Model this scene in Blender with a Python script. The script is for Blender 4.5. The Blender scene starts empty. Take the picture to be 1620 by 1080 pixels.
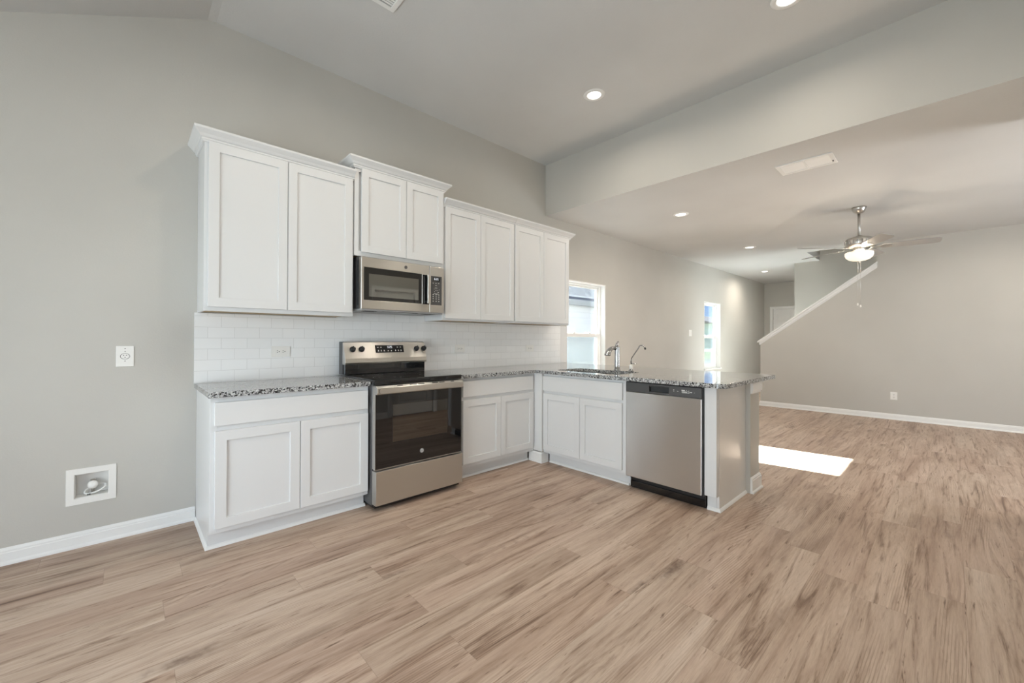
import bpy, bmesh, math, random
from mathutils import Vector, Matrix
R = math.radians
S = bpy.context.scene
C = S.collection
random.seed(7)

# ------------------------------------------------------------------ camera
F_PX, YAW, PITCH, ROLL = 647.408, R(42.4983), R(0.3189), R(0.2098)
CAM = Vector((-0.3486, -3.4265, 1.217))
fw = Vector((math.sin(YAW), math.cos(YAW), 0)); rt = Vector((math.cos(YAW), -math.sin(YAW), 0)); up = Vector((0, 0, 1))
fw, up = fw*math.cos(PITCH) + up*math.sin(PITCH), up*math.cos(PITCH) - fw*math.sin(PITCH)
rt, up = rt*math.cos(ROLL) + up*math.sin(ROLL), up*math.cos(ROLL) - rt*math.sin(ROLL)
cd = bpy.data.cameras.new('camera')
cd.sensor_fit = 'HORIZONTAL'; cd.sensor_width = 36.0
cd.lens = F_PX/1620*36.0
cd.shift_x = 16.109/1620; cd.shift_y = -7.102/1620
cd.clip_start = 0.02; cd.clip_end = 400
cam = bpy.data.objects.new('camera', cd); C.objects.link(cam)
m = Matrix.Identity(4)
for i in range(3):
    m[i][0] = rt[i]; m[i][1] = up[i]; m[i][2] = -fw[i]; m[i][3] = CAM[i]
cam.matrix_world = m
S.camera = cam

# ------------------------------------------------------------------ world, sun, added fill, exposure
S.view_settings.view_transform = 'Standard'
S.view_settings.look = 'None'
S.view_settings.gamma = 1.0
S.view_settings.use_curve_mapping = False
S.view_settings.exposure = 0.0
try:
    S.cycles.use_denoising = True
    S.cycles.max_bounces = 10; S.cycles.diffuse_bounces = 6; S.cycles.glossy_bounces = 5
    S.cycles.transparent_max_bounces = 12
    S.cycles.sample_clamp_indirect = 12.0
    S.cycles.blur_glossy = 0.5
except Exception:
    pass

W = bpy.data.worlds.new('world'); S.world = W; W.use_nodes = True
wn = W.node_tree.nodes; wl = W.node_tree.links; wn.clear()
wo = wn.new('ShaderNodeOutputWorld'); wb = wn.new('ShaderNodeBackground')
tc = wn.new('ShaderNodeTexCoord'); sx = wn.new('ShaderNodeSeparateXYZ'); cr = wn.new('ShaderNodeValToRGB')
wl.new(tc.outputs['Generated'], sx.inputs[0]); wl.new(sx.outputs['Z'], cr.inputs[0])
e = cr.color_ramp.elements
e[0].position = 0.0; e[0].color = (0.50, 0.68, 0.95, 1)
e[1].position = 0.5; e[1].color = (0.12, 0.28, 0.75, 1)
k = e.new(0.12); k.color = (0.26, 0.47, 0.95, 1)
wl.new(cr.outputs[0], wb.inputs['Color']); wb.inputs['Strength'].default_value = 2.0
wl.new(wb.outputs[0], wo.inputs[0])

sund = bpy.data.lights.new('sun', 'SUN'); sund.energy = 120.0; sund.angle = R(0.55); sund.color = (0.97, 0.985, 1.0)
sun = bpy.data.objects.new('sun', sund); C.objects.link(sun)
sun.rotation_euler = Vector((0.125, -1.0, -0.675*1.008)).to_track_quat('-Z', 'Y').to_euler()

def area(name, loc, direction, sx_, sy_, power, color):
    d = bpy.data.lights.new(name, 'AREA'); d.shape = 'RECTANGLE'; d.size = sx_; d.size_y = sy_
    d.energy = power; d.color = color
    o = bpy.data.objects.new(name, d); C.objects.link(o); o.location = loc
    o.rotation_euler = Vector(direction).to_track_quat('-Z', 'Z').to_euler()
    return o
DAY = (0.90, 0.96, 1.0)
# added fill lamps at invented openings: patio door, living-room rear, dining, foyer
area('added_patio_fill', (-2.62, -2.3, 1.1), (1, 0, 0), 1.9, 2.0, 118, (0.97, 0.985, 1.0))
area('added_living_fill', (5.5, -7.07, 1.3), (0, 1, 0.05), 1.5, 2.1, 160, (0.97, 0.985, 1.0))
area('added_dining_fill', (-1.25, -3.93, 1.35), (0, 1, 0), 1.4, 1.5, 23, (0.97, 0.985, 1.0))
area('added_foyer_fill', (12.72, -3.6, 1.5), (-1, 0, 0), 1.2, 1.4, 130, (0.97, 0.985, 1.0))
DOWN_W = 8.0       # each recessed downlight
FAN_W = 11.0

# ------------------------------------------------------------------ materials
def lin(r, g, b):
    f = lambda c: (c/255/12.92) if c/255 <= .04045 else ((c/255+.055)/1.055)**2.4
    return (f(r), f(g), f(b), 1)
def mat(name, color=(.8, .8, .8, 1), rough=.5, metal=0.0, spec=.5, coat=0.0):
    M = bpy.data.materials.new(name); M.use_nodes = True
    p = M.node_tree.nodes['Principled BSDF']
    p.inputs['Base Color'].default_value = color; p.inputs['Roughness'].default_value = rough
    p.inputs['Metallic'].default_value = metal; p.inputs['Specular IOR Level'].default_value = spec
    p.inputs['Coat Weight'].default_value = coat
    return M, M.node_tree.nodes, M.node_tree.links, p
def coords(N, L, scale=(1, 1, 1)):
    t = N.new('ShaderNodeTexCoord'); mp = N.new('ShaderNodeMapping'); mp.inputs['Scale'].default_value = scale
    g = N.new('ShaderNodeNewGeometry')
    L.new(g.outputs['Position'], mp.inputs[0]); return mp.outputs[0]
def noise(N, L, vec, scale, detail=2, rough=.5, dist=0):
    n = N.new('ShaderNodeTexNoise'); n.inputs['Scale'].default_value = scale; n.inputs['Detail'].default_value = detail
    n.inputs['Roughness'].default_value = rough; n.inputs['Distortion'].default_value = dist
    L.new(vec, n.inputs['Vector']); return n.outputs[0]
def bump(N, L, p, h, strength, dist=.002):
    b = N.new('ShaderNodeBump'); b.inputs['Strength'].default_value = strength; b.inputs['Distance'].default_value = dist
    L.new(h, b.inputs['Height']); L.new(b.outputs[0], p.inputs['Normal'])
def ramp(N, L, fac, stops):
    r = N.new('ShaderNodeValToRGB'); el = r.color_ramp.elements
    while len(el) < len(stops): el.new(.5)
    for x, (pos, col) in zip(el, stops): x.position = pos; x.color = col
    L.new(fac, r.inputs[0]); return r.outputs[0]
def math_(N, L, op, a, b=None, c=None):
    n = N.new('ShaderNodeMath'); n.operation = op
    for i, v in enumerate((a, b, c)):
        if v is None: continue
        if isinstance(v, (int, float)): n.inputs[i].default_value = v
        else: L.new(v, n.inputs[i])
    return n.outputs[0]
def mixc(N, L, fac, a, b, mode='MIX'):
    n = N.new('ShaderNodeMix'); n.data_type = 'RGBA'; n.blend_type = mode
    for sock, v in ((n.inputs[0], fac), (n.inputs[6], a), (n.inputs[7], b)):
        if isinstance(v, (int, float, tuple)): sock.default_value = v
        else: L.new(v, sock)
    return n.outputs[2]
def painted(name, color, rough, tex, scale=90, var=.03, spec=.4):
    M, N, L, p = mat(name, color, rough, spec=spec)
    v = coords(N, L)
    n1 = noise(N, L, v, scale, 3, .6)
    n2 = noise(N, L, v, 1.3, 2)
    dk = tuple(c*(1-var) for c in color[:3])+(1,); lt = tuple(min(1, c*(1+var)) for c in color[:3])+(1,)
    L.new(ramp(N, L, n2, [(.3, dk), (.7, lt)]), p.inputs['Base Color'])
    if tex: bump(N, L, p, n1, tex, .003)
    return M
M_wall = painted('greige_wall_paint', (.515, .500, .462, 1), .6, .2)
M_ceil = painted('ceiling_paint', (.60, .605, .60, 1), .75, .35, 70)
M_white = painted('white_trim_paint', (.80, .80, .785, 1), .28, .02, 30, .012)
M_cab = painted('white_cabinet_paint', (.69, .695, .695, 1), .30, .02, 30, .012)
M_gloss = painted('glossy_white_end_panel', (.74, .735, .715, 1), .25, .01, 20, .01, 1.0)
M_plastic = painted('white_plastic', (.80, .79, .76, 1), .32, 0, 20, .01)
M_vinyl = painted('white_vinyl', (.80, .80, .78, 1), .35, 0, 20, .01)
M_slot = mat('dark_slot', (.03, .03, .03, 1), .6)[0]
M_black = mat('black_plastic', (.012, .012, .013, 1), .38)[0]
M_bglass = mat('black_glass', (.006, .006, .007, 1), .03, spec=.75)[0]
M_mark = mat('pale_legend_print', (.62, .62, .60, 1), .5)[0]
M_gray = painted('dark_grey_panel', (.075, .075, .076, 1), .36, 0, 30, .04)
M_chrome = mat('chrome', (.50, .50, .50, 1), .10, 1.0)[0]
M_wood = painted('raw_wood_underside', (.52, .38, .22, 1), .6, .05, 30, .1)

def steel(name, color, rough, axis, strength=.06, aniso=0.0, rot=0.0):
    M, N, L, p = mat(name, color, rough, 1.0)
    sc = [4, 4, 4]; 
    for i in range(3):
        if i != axis: sc[i] = 500
    sc[axis] = 3
    v = coords(N, L, tuple(sc)); n = noise(N, L, v, 1, 3, .6)
    L.new(ramp(N, L, n, [(.25, (rough*.92,)*3+(1,)), (.75, (rough*1.1,)*3+(1,))]), p.inputs['Roughness'])
    bump(N, L, p, n, strength, .0006)
    tg = N.new('ShaderNodeTangent'); tg.direction_type = 'RADIAL'; tg.axis = 'Z'; L.new(tg.outputs[0], p.inputs['Tangent'])
    p.inputs['Anisotropic'].default_value = aniso; p.inputs['Anisotropic Rotation'].default_value = rot
    return M
M_steelx = steel('brushed_stainless_steel', (.60, .585, .555, 1), .30, 0, .012, .88, .25)
M_steely = steel('brushed_stainless_door', (.66, .655, .645, 1), .30, 2, .006, .92, .25)
M_steeld = steel('dark_stainless_side', (.22, .22, .225, 1), .4, 2)
M_nickel = steel('brushed_nickel', (.55, .53, .50, 1), .3, 2)
M_sink = steel('sink_steel', (.6, .6, .6, 1), .25, 1)

def emit(name, color, strength):
    M = bpy.data.materials.new(name); M.use_nodes = True; N = M.node_tree.nodes; N.clear()
    o = N.new('ShaderNodeOutputMaterial'); e = N.new('ShaderNodeEmission')
    e.inputs[0].default_value = color; e.inputs[1].default_value = strength
    M.node_tree.links.new(e.outputs[0], o.inputs[0]); return M
M_lens = emit('lit_lamp_lens', (1.0, .94, .86, 1), 4.0)
M_digit = emit('lit_display_digits', (.9, .95, 1, 1), 1.0)

M, N, L, p = mat('frosted_glass_bowl', (.9, .86, .78, 1), .35)
p.inputs['Emission Color'].default_value = (1, .9, .74, 1); p.inputs['Emission Strength'].default_value = .6
M_bowl = M

def thin_glass(name, tint, refl, ior=1.45):
    M = bpy.data.materials.new(name); M.use_nodes = True; N = M.node_tree.nodes; L = M.node_tree.links; N.clear()
    o = N.new('ShaderNodeOutputMaterial'); mx = N.new('ShaderNodeMixShader'); t = N.new('ShaderNodeBsdfTransparent')
    g = N.new('ShaderNodeBsdfGlossy'); g.inputs['Roughness'].default_value = .02
    t.inputs[0].default_value = tint; f = N.new('ShaderNodeFresnel'); f.inputs[0].default_value = ior
    mm = N.new('ShaderNodeMath'); mm.operation = 'MULTIPLY'; mm.inputs[1].default_value = refl
    L.new(f.outputs[0], mm.inputs[0]); L.new(mm.outputs[0], mx.inputs[0])
    L.new(t.outputs[0], mx.inputs[1]); L.new(g.outputs[0], mx.inputs[2]); L.new(mx.outputs[0], o.inputs[0]); return M
M_glass = thin_glass('window_glass', (.95, .98, .97, 1), .6)
M_ovenglass = thin_glass('tinted_oven_glass', (.16, .16, .165, 1), 1.0, 2.4)
M = bpy.data.materials.new('insect_screen_mesh'); M.use_nodes = True; N = M.node_tree.nodes; L = M.node_tree.links; N.clear()
o = N.new('ShaderNodeOutputMaterial'); mx = N.new('ShaderNodeMixShader'); t = N.new('ShaderNodeBsdfTransparent'); d = N.new('ShaderNodeBsdfDiffuse')
d.inputs[0].default_value = (.30, .34, .35, 1); mx.inputs[0].default_value = .34
L.new(t.outputs[0], mx.inputs[1]); L.new(d.outputs[0], mx.inputs[2]); L.new(mx.outputs[0], o.inputs[0]); M_screen = M

# white subway tile with thin grout
M, N, L, p = mat('white_subway_tile', (.8, .8, .8, 1), .16, spec=.5)
g = N.new('ShaderNodeNewGeometry'); s = N.new('ShaderNodeSeparateXYZ'); L.new(g.outputs['Position'], s.inputs[0])
cb = N.new('ShaderNodeCombineXYZ'); L.new(math_(N, L, 'ADD', s.outputs['X'], 0.019), cb.inputs[0]); L.new(math_(N, L, 'ADD', s.outputs['Z'], -.9195), cb.inputs[1])
b = N.new('ShaderNodeTexBrick'); L.new(cb.outputs[0], b.inputs['Vector'])
b.inputs['Scale'].default_value = 1; b.inputs['Brick Width'].default_value = .155; b.inputs['Row Height'].default_value = .0748
b.inputs['Mortar Size'].default_value = .0011; b.inputs['Mortar Smooth'].default_value = .3; b.offset = .5
b.inputs['Color1'].default_value = (.86, .865, .865, 1); b.inputs['Color2'].default_value = (.835, .84, .84, 1); b.inputs['Mortar'].default_value = (.60, .60, .59, 1)
L.new(b.outputs['Color'], p.inputs['Base Color'])
inv = math_(N, L, 'SUBTRACT', 1.0, b.outputs['Fac'])
bump(N, L, p, inv, .35, .0015)
L.new(math_(N, L, 'MULTIPLY_ADD', b.outputs['Fac'], .5, .15), p.inputs['Roughness']); M_tile = M

# speckled granite
M, N, L, p = mat('speckled_grey_granite', (.5, .5, .5, 1), .06, spec=.65)
v = coords(N, L)
vo = N.new('ShaderNodeTexVoronoi'); vo.inputs['Scale'].default_value = 150; vo.inputs['Randomness'].default_value = 1
vd = N.new('ShaderNodeMixRGB'); vd.blend_type = 'ADD'; vd.inputs[0].default_value = .012
nd = N.new('ShaderNodeTexNoise'); nd.inputs['Scale'].default_value = 160; L.new(v, nd.inputs['Vector'])
L.new(v, vd.inputs[1]); L.new(nd.outputs['Color'], vd.inputs[2]); L.new(vd.outputs[0], vo.inputs['Vector'])
sep = N.new('ShaderNodeSeparateColor'); L.new(vo.outputs['Color'], sep.inputs[0])
big = noise(N, L, v, 38, 2)
f = math_(N, L, 'ADD', math_(N, L, 'MULTIPLY', sep.outputs[0], .72), math_(N, L, 'MULTIPLY', big, .38))
colr = ramp(N, L, f, [(.30, (.012, .012, .014, 1)), (.38, (.07, .07, .072, 1)), (.47, (.25, .25, .255, 1)), (.64, (.40, .40, .40, 1)), (.86, (.60, .62, .61, 1))])
L.new(colr, p.inputs['Base Color']); M_granite = M

# plank floor, boards along X
M, N, L, p = mat('oak_vinyl_plank', (.4, .3, .2, 1), .40, spec=.28)
g = N.new('ShaderNodeNewGeometry'); s = N.new('ShaderNodeSeparateXYZ'); L.new(g.outputs['Position'], s.inputs[0])
PW, PL = .18, 1.22
ry = math_(N, L, 'DIVIDE', math_(N, L, 'ADD', s.outputs['Y'], 20.0 + .04), PW)
row = math_(N, L, 'FLOOR', ry); fy = math_(N, L, 'SUBTRACT', ry, row)
wn1 = N.new('ShaderNodeTexWhiteNoise'); wn1.noise_dimensions = '1D'; L.new(row, wn1.inputs['W'])
rx = math_(N, L, 'ADD', math_(N, L, 'DIVIDE', math_(N, L, 'ADD', s.outputs['X'], 20.0), PL), wn1.outputs['Value'])
col = math_(N, L, 'FLOOR', rx); fx = math_(N, L, 'SUBTRACT', rx, col)
idv = N.new('ShaderNodeCombineXYZ'); L.new(row, idv.inputs[0]); L.new(col, idv.inputs[1])
wn2 = N.new('ShaderNodeTexWhiteNoise'); wn2.noise_dimensions = '2D'; L.new(idv.outputs[0], wn2.inputs['Vector'])
rs = N.new('ShaderNodeSeparateColor'); L.new(wn2.outputs['Color'], rs.inputs[0])
pv = N.new('ShaderNodeCombineXYZ')
L.new(math_(N, L, 'ADD', s.outputs['X'], math_(N, L, 'MULTIPLY', rs.outputs[0], 37.0)), pv.inputs[0])
L.new(math_(N, L, 'ADD', s.outputs['Y'], math_(N, L, 'MULTIPLY', rs.outputs[1], 23.0)), pv.inputs[1])
L.new(math_(N, L, 'MULTIPLY', rs.outputs[2], 11.0), pv.inputs[2])
def stretched(sx_, sy_):
    mp = N.new('ShaderNodeMapping'); mp.inputs['Scale'].default_value = (sx_, sy_, 1); L.new(pv.outputs[0], mp.inputs[0]); return mp.outputs[0]
broad = noise(N, L, stretched(.8, 6.5), 1, 4, .6, .8)
fine = noise(N, L, stretched(16, 230), 1, 3, .6)
mid = noise(N, L, stretched(3.0, 48), 1, 4, .62, .8)
grain = noise(N, L, stretched(1.15, 17), 1, 6, .66, 1.6)
wv = N.new('ShaderNodeTexWave'); wv.wave_type = 'RINGS'; wv.rings_direction = 'Z'; wv.inputs['Scale'].default_value = 5.5; wv.inputs['Distortion'].default_value = 2.2
wv.inputs['Detail'].default_value = 4; wv.inputs['Detail Scale'].default_value = 1.6; wv.inputs['Detail Roughness'].default_value = .65
mpw = N.new('ShaderNodeMapping'); mpw.inputs['Scale'].default_value = (.6, 6.0, 1); L.new(pv.outputs[0], mpw.inputs[0]); L.new(mpw.outputs[0], wv.inputs['Vector'])
base = ramp(N, L, broad, [(.27, (.325, .232, .178, 1)), (.43, (.430, .325, .256, 1)), (.58, (.510, .402, .325, 1)), (.74, (.585, .478, .398, 1))])
tint = ramp(N, L, rs.outputs[1], [(0, (.92, .89, .875, 1)), (.35, (1.0, .97, .95, 1)), (.7, (.985, .99, .975, 1)), (1, (1.04, 1.02, .995, 1))])
base = mixc(N, L, 1.0, base, tint, 'MULTIPLY')
base = mixc(N, L, .5, base, ramp(N, L, fine, [(.3, (.80, .78, .77, 1)), (.6, (1.05, 1.05, 1.05, 1))]), 'MULTIPLY')
base = mixc(N, L, .8, base, ramp(N, L, mid, [(.28, (.72, .67, .64, 1)), (.46, (1, 1, 1, 1)), (.7, (1.06, 1.06, 1.06, 1))]), 'MULTIPLY')
base = mixc(N, L, .9, base, ramp(N, L, grain, [(.29, (.38, .31, .27, 1)), (.375, (.64, .585, .55, 1)), (.44, (.90, .875, .85, 1)), (.54, (1.03, 1.03, 1.03, 1))]), 'MULTIPLY')
dash = ramp(N, L, noise(N, L, stretched(5.5, 62), 1, 3, .7, .4), [(.27, (.30, .24, .21, 1)), (.335, (.72, .68, .66, 1)), (.37, (1, 1, 1, 1))])
base = mixc(N, L, .85, base, dash, 'MULTIPLY')
ringm = ramp(N, L, wv.outputs[0], [(.04, (.66, .62, .60, 1)), (.22, (.92, .91, .90, 1)), (.5, (1.03, 1.03, 1.03, 1))])
sel = ramp(N, L, noise(N, L, stretched(.7, 4.5), 1, 2), [(.54, (0, 0, 0, 1)), (.63, (1, 1, 1, 1))])
base = mixc(N, L, math_(N, L, 'MULTIPLY', sel, .75), base, ringm, 'MULTIPLY')
# knots with a dark core and a smoky halo
kv = N.new('ShaderNodeTexVoronoi'); kv.inputs['Scale'].default_value = 1.0
mk = N.new('ShaderNodeMapping'); mk.inputs['Scale'].default_value = (1.25, 5.2, 1); L.new(pv.outputs[0], mk.inputs[0])
kn = N.new('ShaderNodeTexNoise'); kn.inputs['Scale'].default_value = 13; kn.inputs['Detail'].default_value = 5; kn.inputs['Roughness'].default_value = .65; L.new(pv.outputs[0], kn.inputs['Vector'])
km = N.new('ShaderNodeMixRGB'); km.blend_type = 'ADD'; km.inputs[0].default_value = .38; L.new(mk.outputs[0], km.inputs[1]); L.new(kn.outputs['Color'], km.inputs[2])
L.new(km.outputs[0], kv.inputs['Vector'])
kcs = N.new('ShaderNodeSeparateColor'); L.new(kv.outputs['Color'], kcs.inputs[0])
kd = ramp(N, L, kv.outputs['Distance'], [(.03, (1, 1, 1, 1)), (.09, (.62, .62, .62, 1)), (.15, (.25, .25, .25, 1)), (.26, (0, 0, 0, 1))])
ks = ramp(N, L, kcs.outputs[0], [(.55, (0, 0, 0, 1)), (.75, (1, 1, 1, 1))])
base = mixc(N, L, math_(N, L, 'MULTIPLY', math_(N, L, 'MULTIPLY', kd, ks), .80), base, (.115, .070, .050, 1))
# joints
ey = math_(N, L, 'MINIMUM', fy, math_(N, L, 'SUBTRACT', 1.0, fy)); ex = math_(N, L, 'MINIMUM', fx, math_(N, L, 'SUBTRACT', 1.0, fx))
jy = math_(N, L, 'LESS_THAN', ey, .0045); jx = math_(N, L, 'LESS_THAN', ex, .0009)
jt = math_(N, L, 'MAXIMUM', jy, jx)
base = mixc(N, L, math_(N, L, 'MULTIPLY', jt, .28), base, (.12, .08, .055, 1))
L.new(base, p.inputs['Base Color'])
L.new(math_(N, L, 'MULTIPLY_ADD', fine, .18, .34), p.inputs['Roughness'])
bump(N, L, p, fine, .08, .0008); M_floor = M

M_ovenw = mat('mirrored_window_screen', (.27, .275, .265, 1), .04, 1.0)[0]
M_under = painted('light_grey_metal', (.34, .34, .34, 1), .4, 0, 30, .04)
# exterior
M_siding = painted('white_lap_siding', (.50, .51, .53, 1), .6, 0, 10, .02)
M, N, L, p = mat('grey_shingles', (.2, .22, .25, 1), .85)
v = coords(N, L, (1, 1, 1)); br = N.new('ShaderNodeTexBrick'); br.inputs['Scale'].default_value = 1
sp = N.new('ShaderNodeSeparateXYZ'); L.new(v, sp.inputs[0]); cv = N.new('ShaderNodeCombineXYZ'); L.new(sp.outputs[0], cv.inputs[0]); L.new(sp.outputs[1], cv.inputs[1]); L.new(cv.outputs[0], br.inputs['Vector'])
br.inputs['Brick Width'].default_value = .3; br.inputs['Row Height'].default_value = .14; br.inputs['Mortar Size'].default_value = .012
br.inputs['Color1'].default_value = (.10, .11, .12, 1); br.inputs['Color2'].default_value = (.15, .16, .17, 1); br.inputs['Mortar'].default_value = (.06, .065, .07, 1)
L.new(br.outputs['Color'], p.inputs['Base Color']); M_shingle = M
M_fascia = painted('grey_fascia', (.23, .24, .25, 1), .5, 0, 10, .03)
M_concrete = painted('pale_concrete', (.74, .73, .70, 1), .8, .1, 20, .05)
M_path = painted('grey_gravel', (.17, .165, .16, 1), .9, .3, 40, .2)
M_distwall = painted('distant_pale_wall', (.80, .82, .85, 1), .7, 0, 4, .03)
M_grass = painted('green_lawn', (.075, .095, .04, 1), .9, .3, 14, .35)
M_asphalt = painted('dark_asphalt', (.07, .075, .085, 1), .85, .1, 20, .1)
M_distroof = painted('distant_brown_roof', (.07, .068, .075, 1), .8, .1, 4, .1)
M_darkwin = mat('distant_window_glass', (.05, .07, .1, 1), .1)[0]

# ------------------------------------------------------------------ mesh helpers
class MB:
    def __init__(s): s.v = []; s.f = []; s.sm = []
    def add(s, vs, fs, smooth=False):
        b = len(s.v); s.v += [tuple(x) for x in vs]; s.f += [tuple(b+i for i in f) for f in fs]; s.sm += [smooth]*len(fs); return s
    def box(s, x0, x1, y0, y1, z0, z1, mp=None):
        if x0 > x1: x0, x1 = x1, x0
        if y0 > y1: y0, y1 = y1, y0
        if z0 > z1: z0, z1 = z1, z0
        vs = [(x, y, z) for x in (x0, x1) for y in (y0, y1) for z in (z0, z1)]
        fs = [(0, 1, 3, 2), (4, 6, 7, 5), (0, 4, 5, 1), (2, 3, 7, 6), (0, 2, 6, 4), (1, 5, 7, 3)]
        if mp: vs = [mp(*q) for q in vs]
        return s.add(vs, fs)
    def prism(s, poly, vec, smooth=False):
        n = len(poly); vec = Vector(vec)
        vs = [Vector(q) for q in poly] + [Vector(q)+vec for q in poly]
        s.add(vs, [tuple(range(n))[::-1], tuple(range(n, 2*n))])
        return s.add(vs, [(i, (i+1) % n, n+(i+1) % n, n+i) for i in range(n)], smooth)
    def lathe(s, prof, c, n=32, axis=(0, 0, 1), cap=True):
        a = Vector(axis).normalized(); t = Vector((1, 0, 0)) if abs(a.x) < .9 else Vector((0, 1, 0))
        u = a.cross(t).normalized(); w = a.cross(u); c = Vector(c)
        vs = []; fs = []
        for r, h in prof:
            for i in range(n):
                th = 2*math.pi*i/n; vs.append(c + a*h + (u*math.cos(th)+w*math.sin(th))*r)
        for j in range(len(prof)-1):
            for i in range(n):
                fs.append((j*n+i, j*n+(i+1) % n, (j+1)*n+(i+1) % n, (j+1)*n+i))
        s.add(vs, fs, True)
        if cap:
            if prof[0][0] > 1e-5: s.add(vs[:n], [tuple(range(n))[::-1]])
            if prof[-1][0] > 1e-5: s.add(vs[-n:], [tuple(range(n))])
        return s
    def cyl(s, p0, p1, r0, r1=None, n=24):
        p0 = Vector(p0); p1 = Vector(p1); r1 = r0 if r1 is None else r1
        return s.lathe([(r0, 0), (r1, (p1-p0).length)], p0, n, p1-p0)
    def tube(s, pts, rad, n=12):
        pts = [Vector(q) for q in pts]; rs_ = rad if isinstance(rad, (list, tuple)) else [rad]*len(pts)
        vs = []; fs = []; prev = None
        for i, q in enumerate(pts):
            t = (pts[min(i+1, len(pts)-1)]-pts[max(i-1, 0)]).normalized()
            if prev is None:
                u = t.cross(Vector((0, 0, 1)) if abs(t.z) < .9 else Vector((1, 0, 0))).normalized()
            else: u = (prev - t*prev.dot(t)).normalized()
            prev = u; w = t.cross(u)
            for k_ in range(n):
                a = 2*math.pi*k_/n; vs.append(q+(u*math.cos(a)+w*math.sin(a))*rs_[i])
        for j in range(len(pts)-1):
            for k_ in range(n): fs.append((j*n+k_, j*n+(k_+1) % n, (j+1)*n+(k_+1) % n, (j+1)*n+k_))
        s.add(vs, fs, True); s.add(vs[:n], [tuple(range(n))[::-1]]); s.add(vs[-n:], [tuple(range(n))]); return s
    def sweep(s, prof, path, close=False):
        # prof: list of (out, z); path: list of (x, y, nx, ny) corner points with mitre offset direction
        n = len(prof); vs = []
        for (x, y, nx, ny) in path:
            for (o_, z) in prof: vs.append((x+nx*o_, y+ny*o_, z))
        fs = []
        for j in range(len(path)-1):
            for i in range(n): fs.append((j*n+i, j*n+(i+1) % n, (j+1)*n+(i+1) % n, (j+1)*n+i))
        s.add(vs, fs); s.add(vs[:n], [tuple(range(n))[::-1]]); s.add(vs[-n:], [tuple(range(n))]); return s

def woff(p):
    o_ = Vector((0, 0, 0))
    while p is not None: o_ = o_ + p.location; p = p.parent
    return o_
def obj(name, mb, mt, parent=None, bevel=0.0, seg=2, label=None):
    off = woff(parent)
    me = bpy.data.meshes.new(name)
    me.from_pydata([tuple(Vector(q)-off) for q in mb.v], [], mb.f); me.materials.append(mt)
    bm = bmesh.new(); bm.from_mesh(me)
    fl = [f.smooth for f in bm.faces]
    for f, sm in zip(bm.faces, mb.sm): f.smooth = sm
    bmesh.ops.remove_doubles(bm, verts=bm.verts, dist=1e-6)
    bmesh.ops.recalc_face_normals(bm, faces=bm.faces)
    bm.to_mesh(me); bm.free()
    o_ = bpy.data.objects.new(name, me); C.objects.link(o_)
    if parent is not None: o_.parent = parent
    if bevel:
        b_ = o_.modifiers.new('bevel', 'BEVEL'); b_.width = bevel; b_.segments = seg; b_.limit_method = 'ANGLE'; b_.angle_limit = R(40)
    if label: o_['label'] = label
    return o_
def thing(name, label, cat, loc, group=None):
    o_ = bpy.data.objects.new(name, None); o_.empty_display_size = .05; C.objects.link(o_)
    o_.location = loc; o_['label'] = label; o_['category'] = cat
    if group: o_['group'] = group
    return o_
def struct(name, mb, mt, parent=None, bevel=0.0):
    o_ = obj(name, mb, mt, parent, bevel)
    if parent is None: o_['kind'] = 'structure'
    return o_
def sroot(name, loc=(0, 0, 0)):
    o_ = bpy.data.objects.new(name, None); o_.empty_display_size = .05; C.objects.link(o_); o_.location = loc; o_['kind'] = 'structure'; return o_
def B(*a): return MB().box(*a)
mapN = lambda face: (lambda a, d, z: (a, face+d, z))          # faces -y : depth grows to +y
mapW = lambda face: (lambda a, d, z: (face+d, a, z))          # faces -x : depth grows to +x
def plate(a0, a1, z0, z1, d0, d1, holes, mp, mb=None):
    mb = mb or MB()
    A = sorted({a0, a1, *[h for q in holes for h in q[:2]]}); Z = sorted({z0, z1, *[h for q in holes for h in q[2:]]})
    A = [q for q in A if a0 <= q <= a1]; Z = [q for q in Z if z0 <= q <= z1]
    solid = lambda i, j: 0 <= i < len(A)-1 and 0 <= j < len(Z)-1 and not any(h[0]-1e-6 <= A[i] and A[i+1] <= h[1]+1e-6 and h[2]-1e-6 <= Z[j] and Z[j+1] <= h[3]+1e-6 for h in holes)
    for i in range(len(A)-1):
        for j in range(len(Z)-1):
            if not solid(i, j): continue
            x0, x1, y0, y1 = A[i], A[i+1], Z[j], Z[j+1]
            for d in (d0, d1): mb.add([mp(x0, d, y0), mp(x1, d, y0), mp(x1, d, y1), mp(x0, d, y1)], [(0, 1, 2, 3)])
            for di, dj, e0, e1 in ((-1, 0, (x0, y0), (x0, y1)), (1, 0, (x1, y0), (x1, y1)), (0, -1, (x0, y0), (x1, y0)), (0, 1, (x0, y1), (x1, y1))):
                if not solid(i+di, j+dj):
                    mb.add([mp(e0[0], d0, e0[1]), mp(e1[0], d0, e1[1]), mp(e1[0], d1, e1[1]), mp(e0[0], d1, e0[1])], [(0, 1, 2, 3)])
    return mb
def rrect(cx, cy, hx, hy, r, n=6):
    pts = []
    for sx_, sy_, a in ((1, 1, 0), (-1, 1, 90), (-1, -1, 180), (1, -1, 270)):
        for i in range(n+1):
            t_ = R(a+90*i/n); pts.append((cx+sx_*(hx-r)+r*math.cos(t_), cy+sy_*(hy-r)+r*math.sin(t_)))
    return pts

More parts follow.
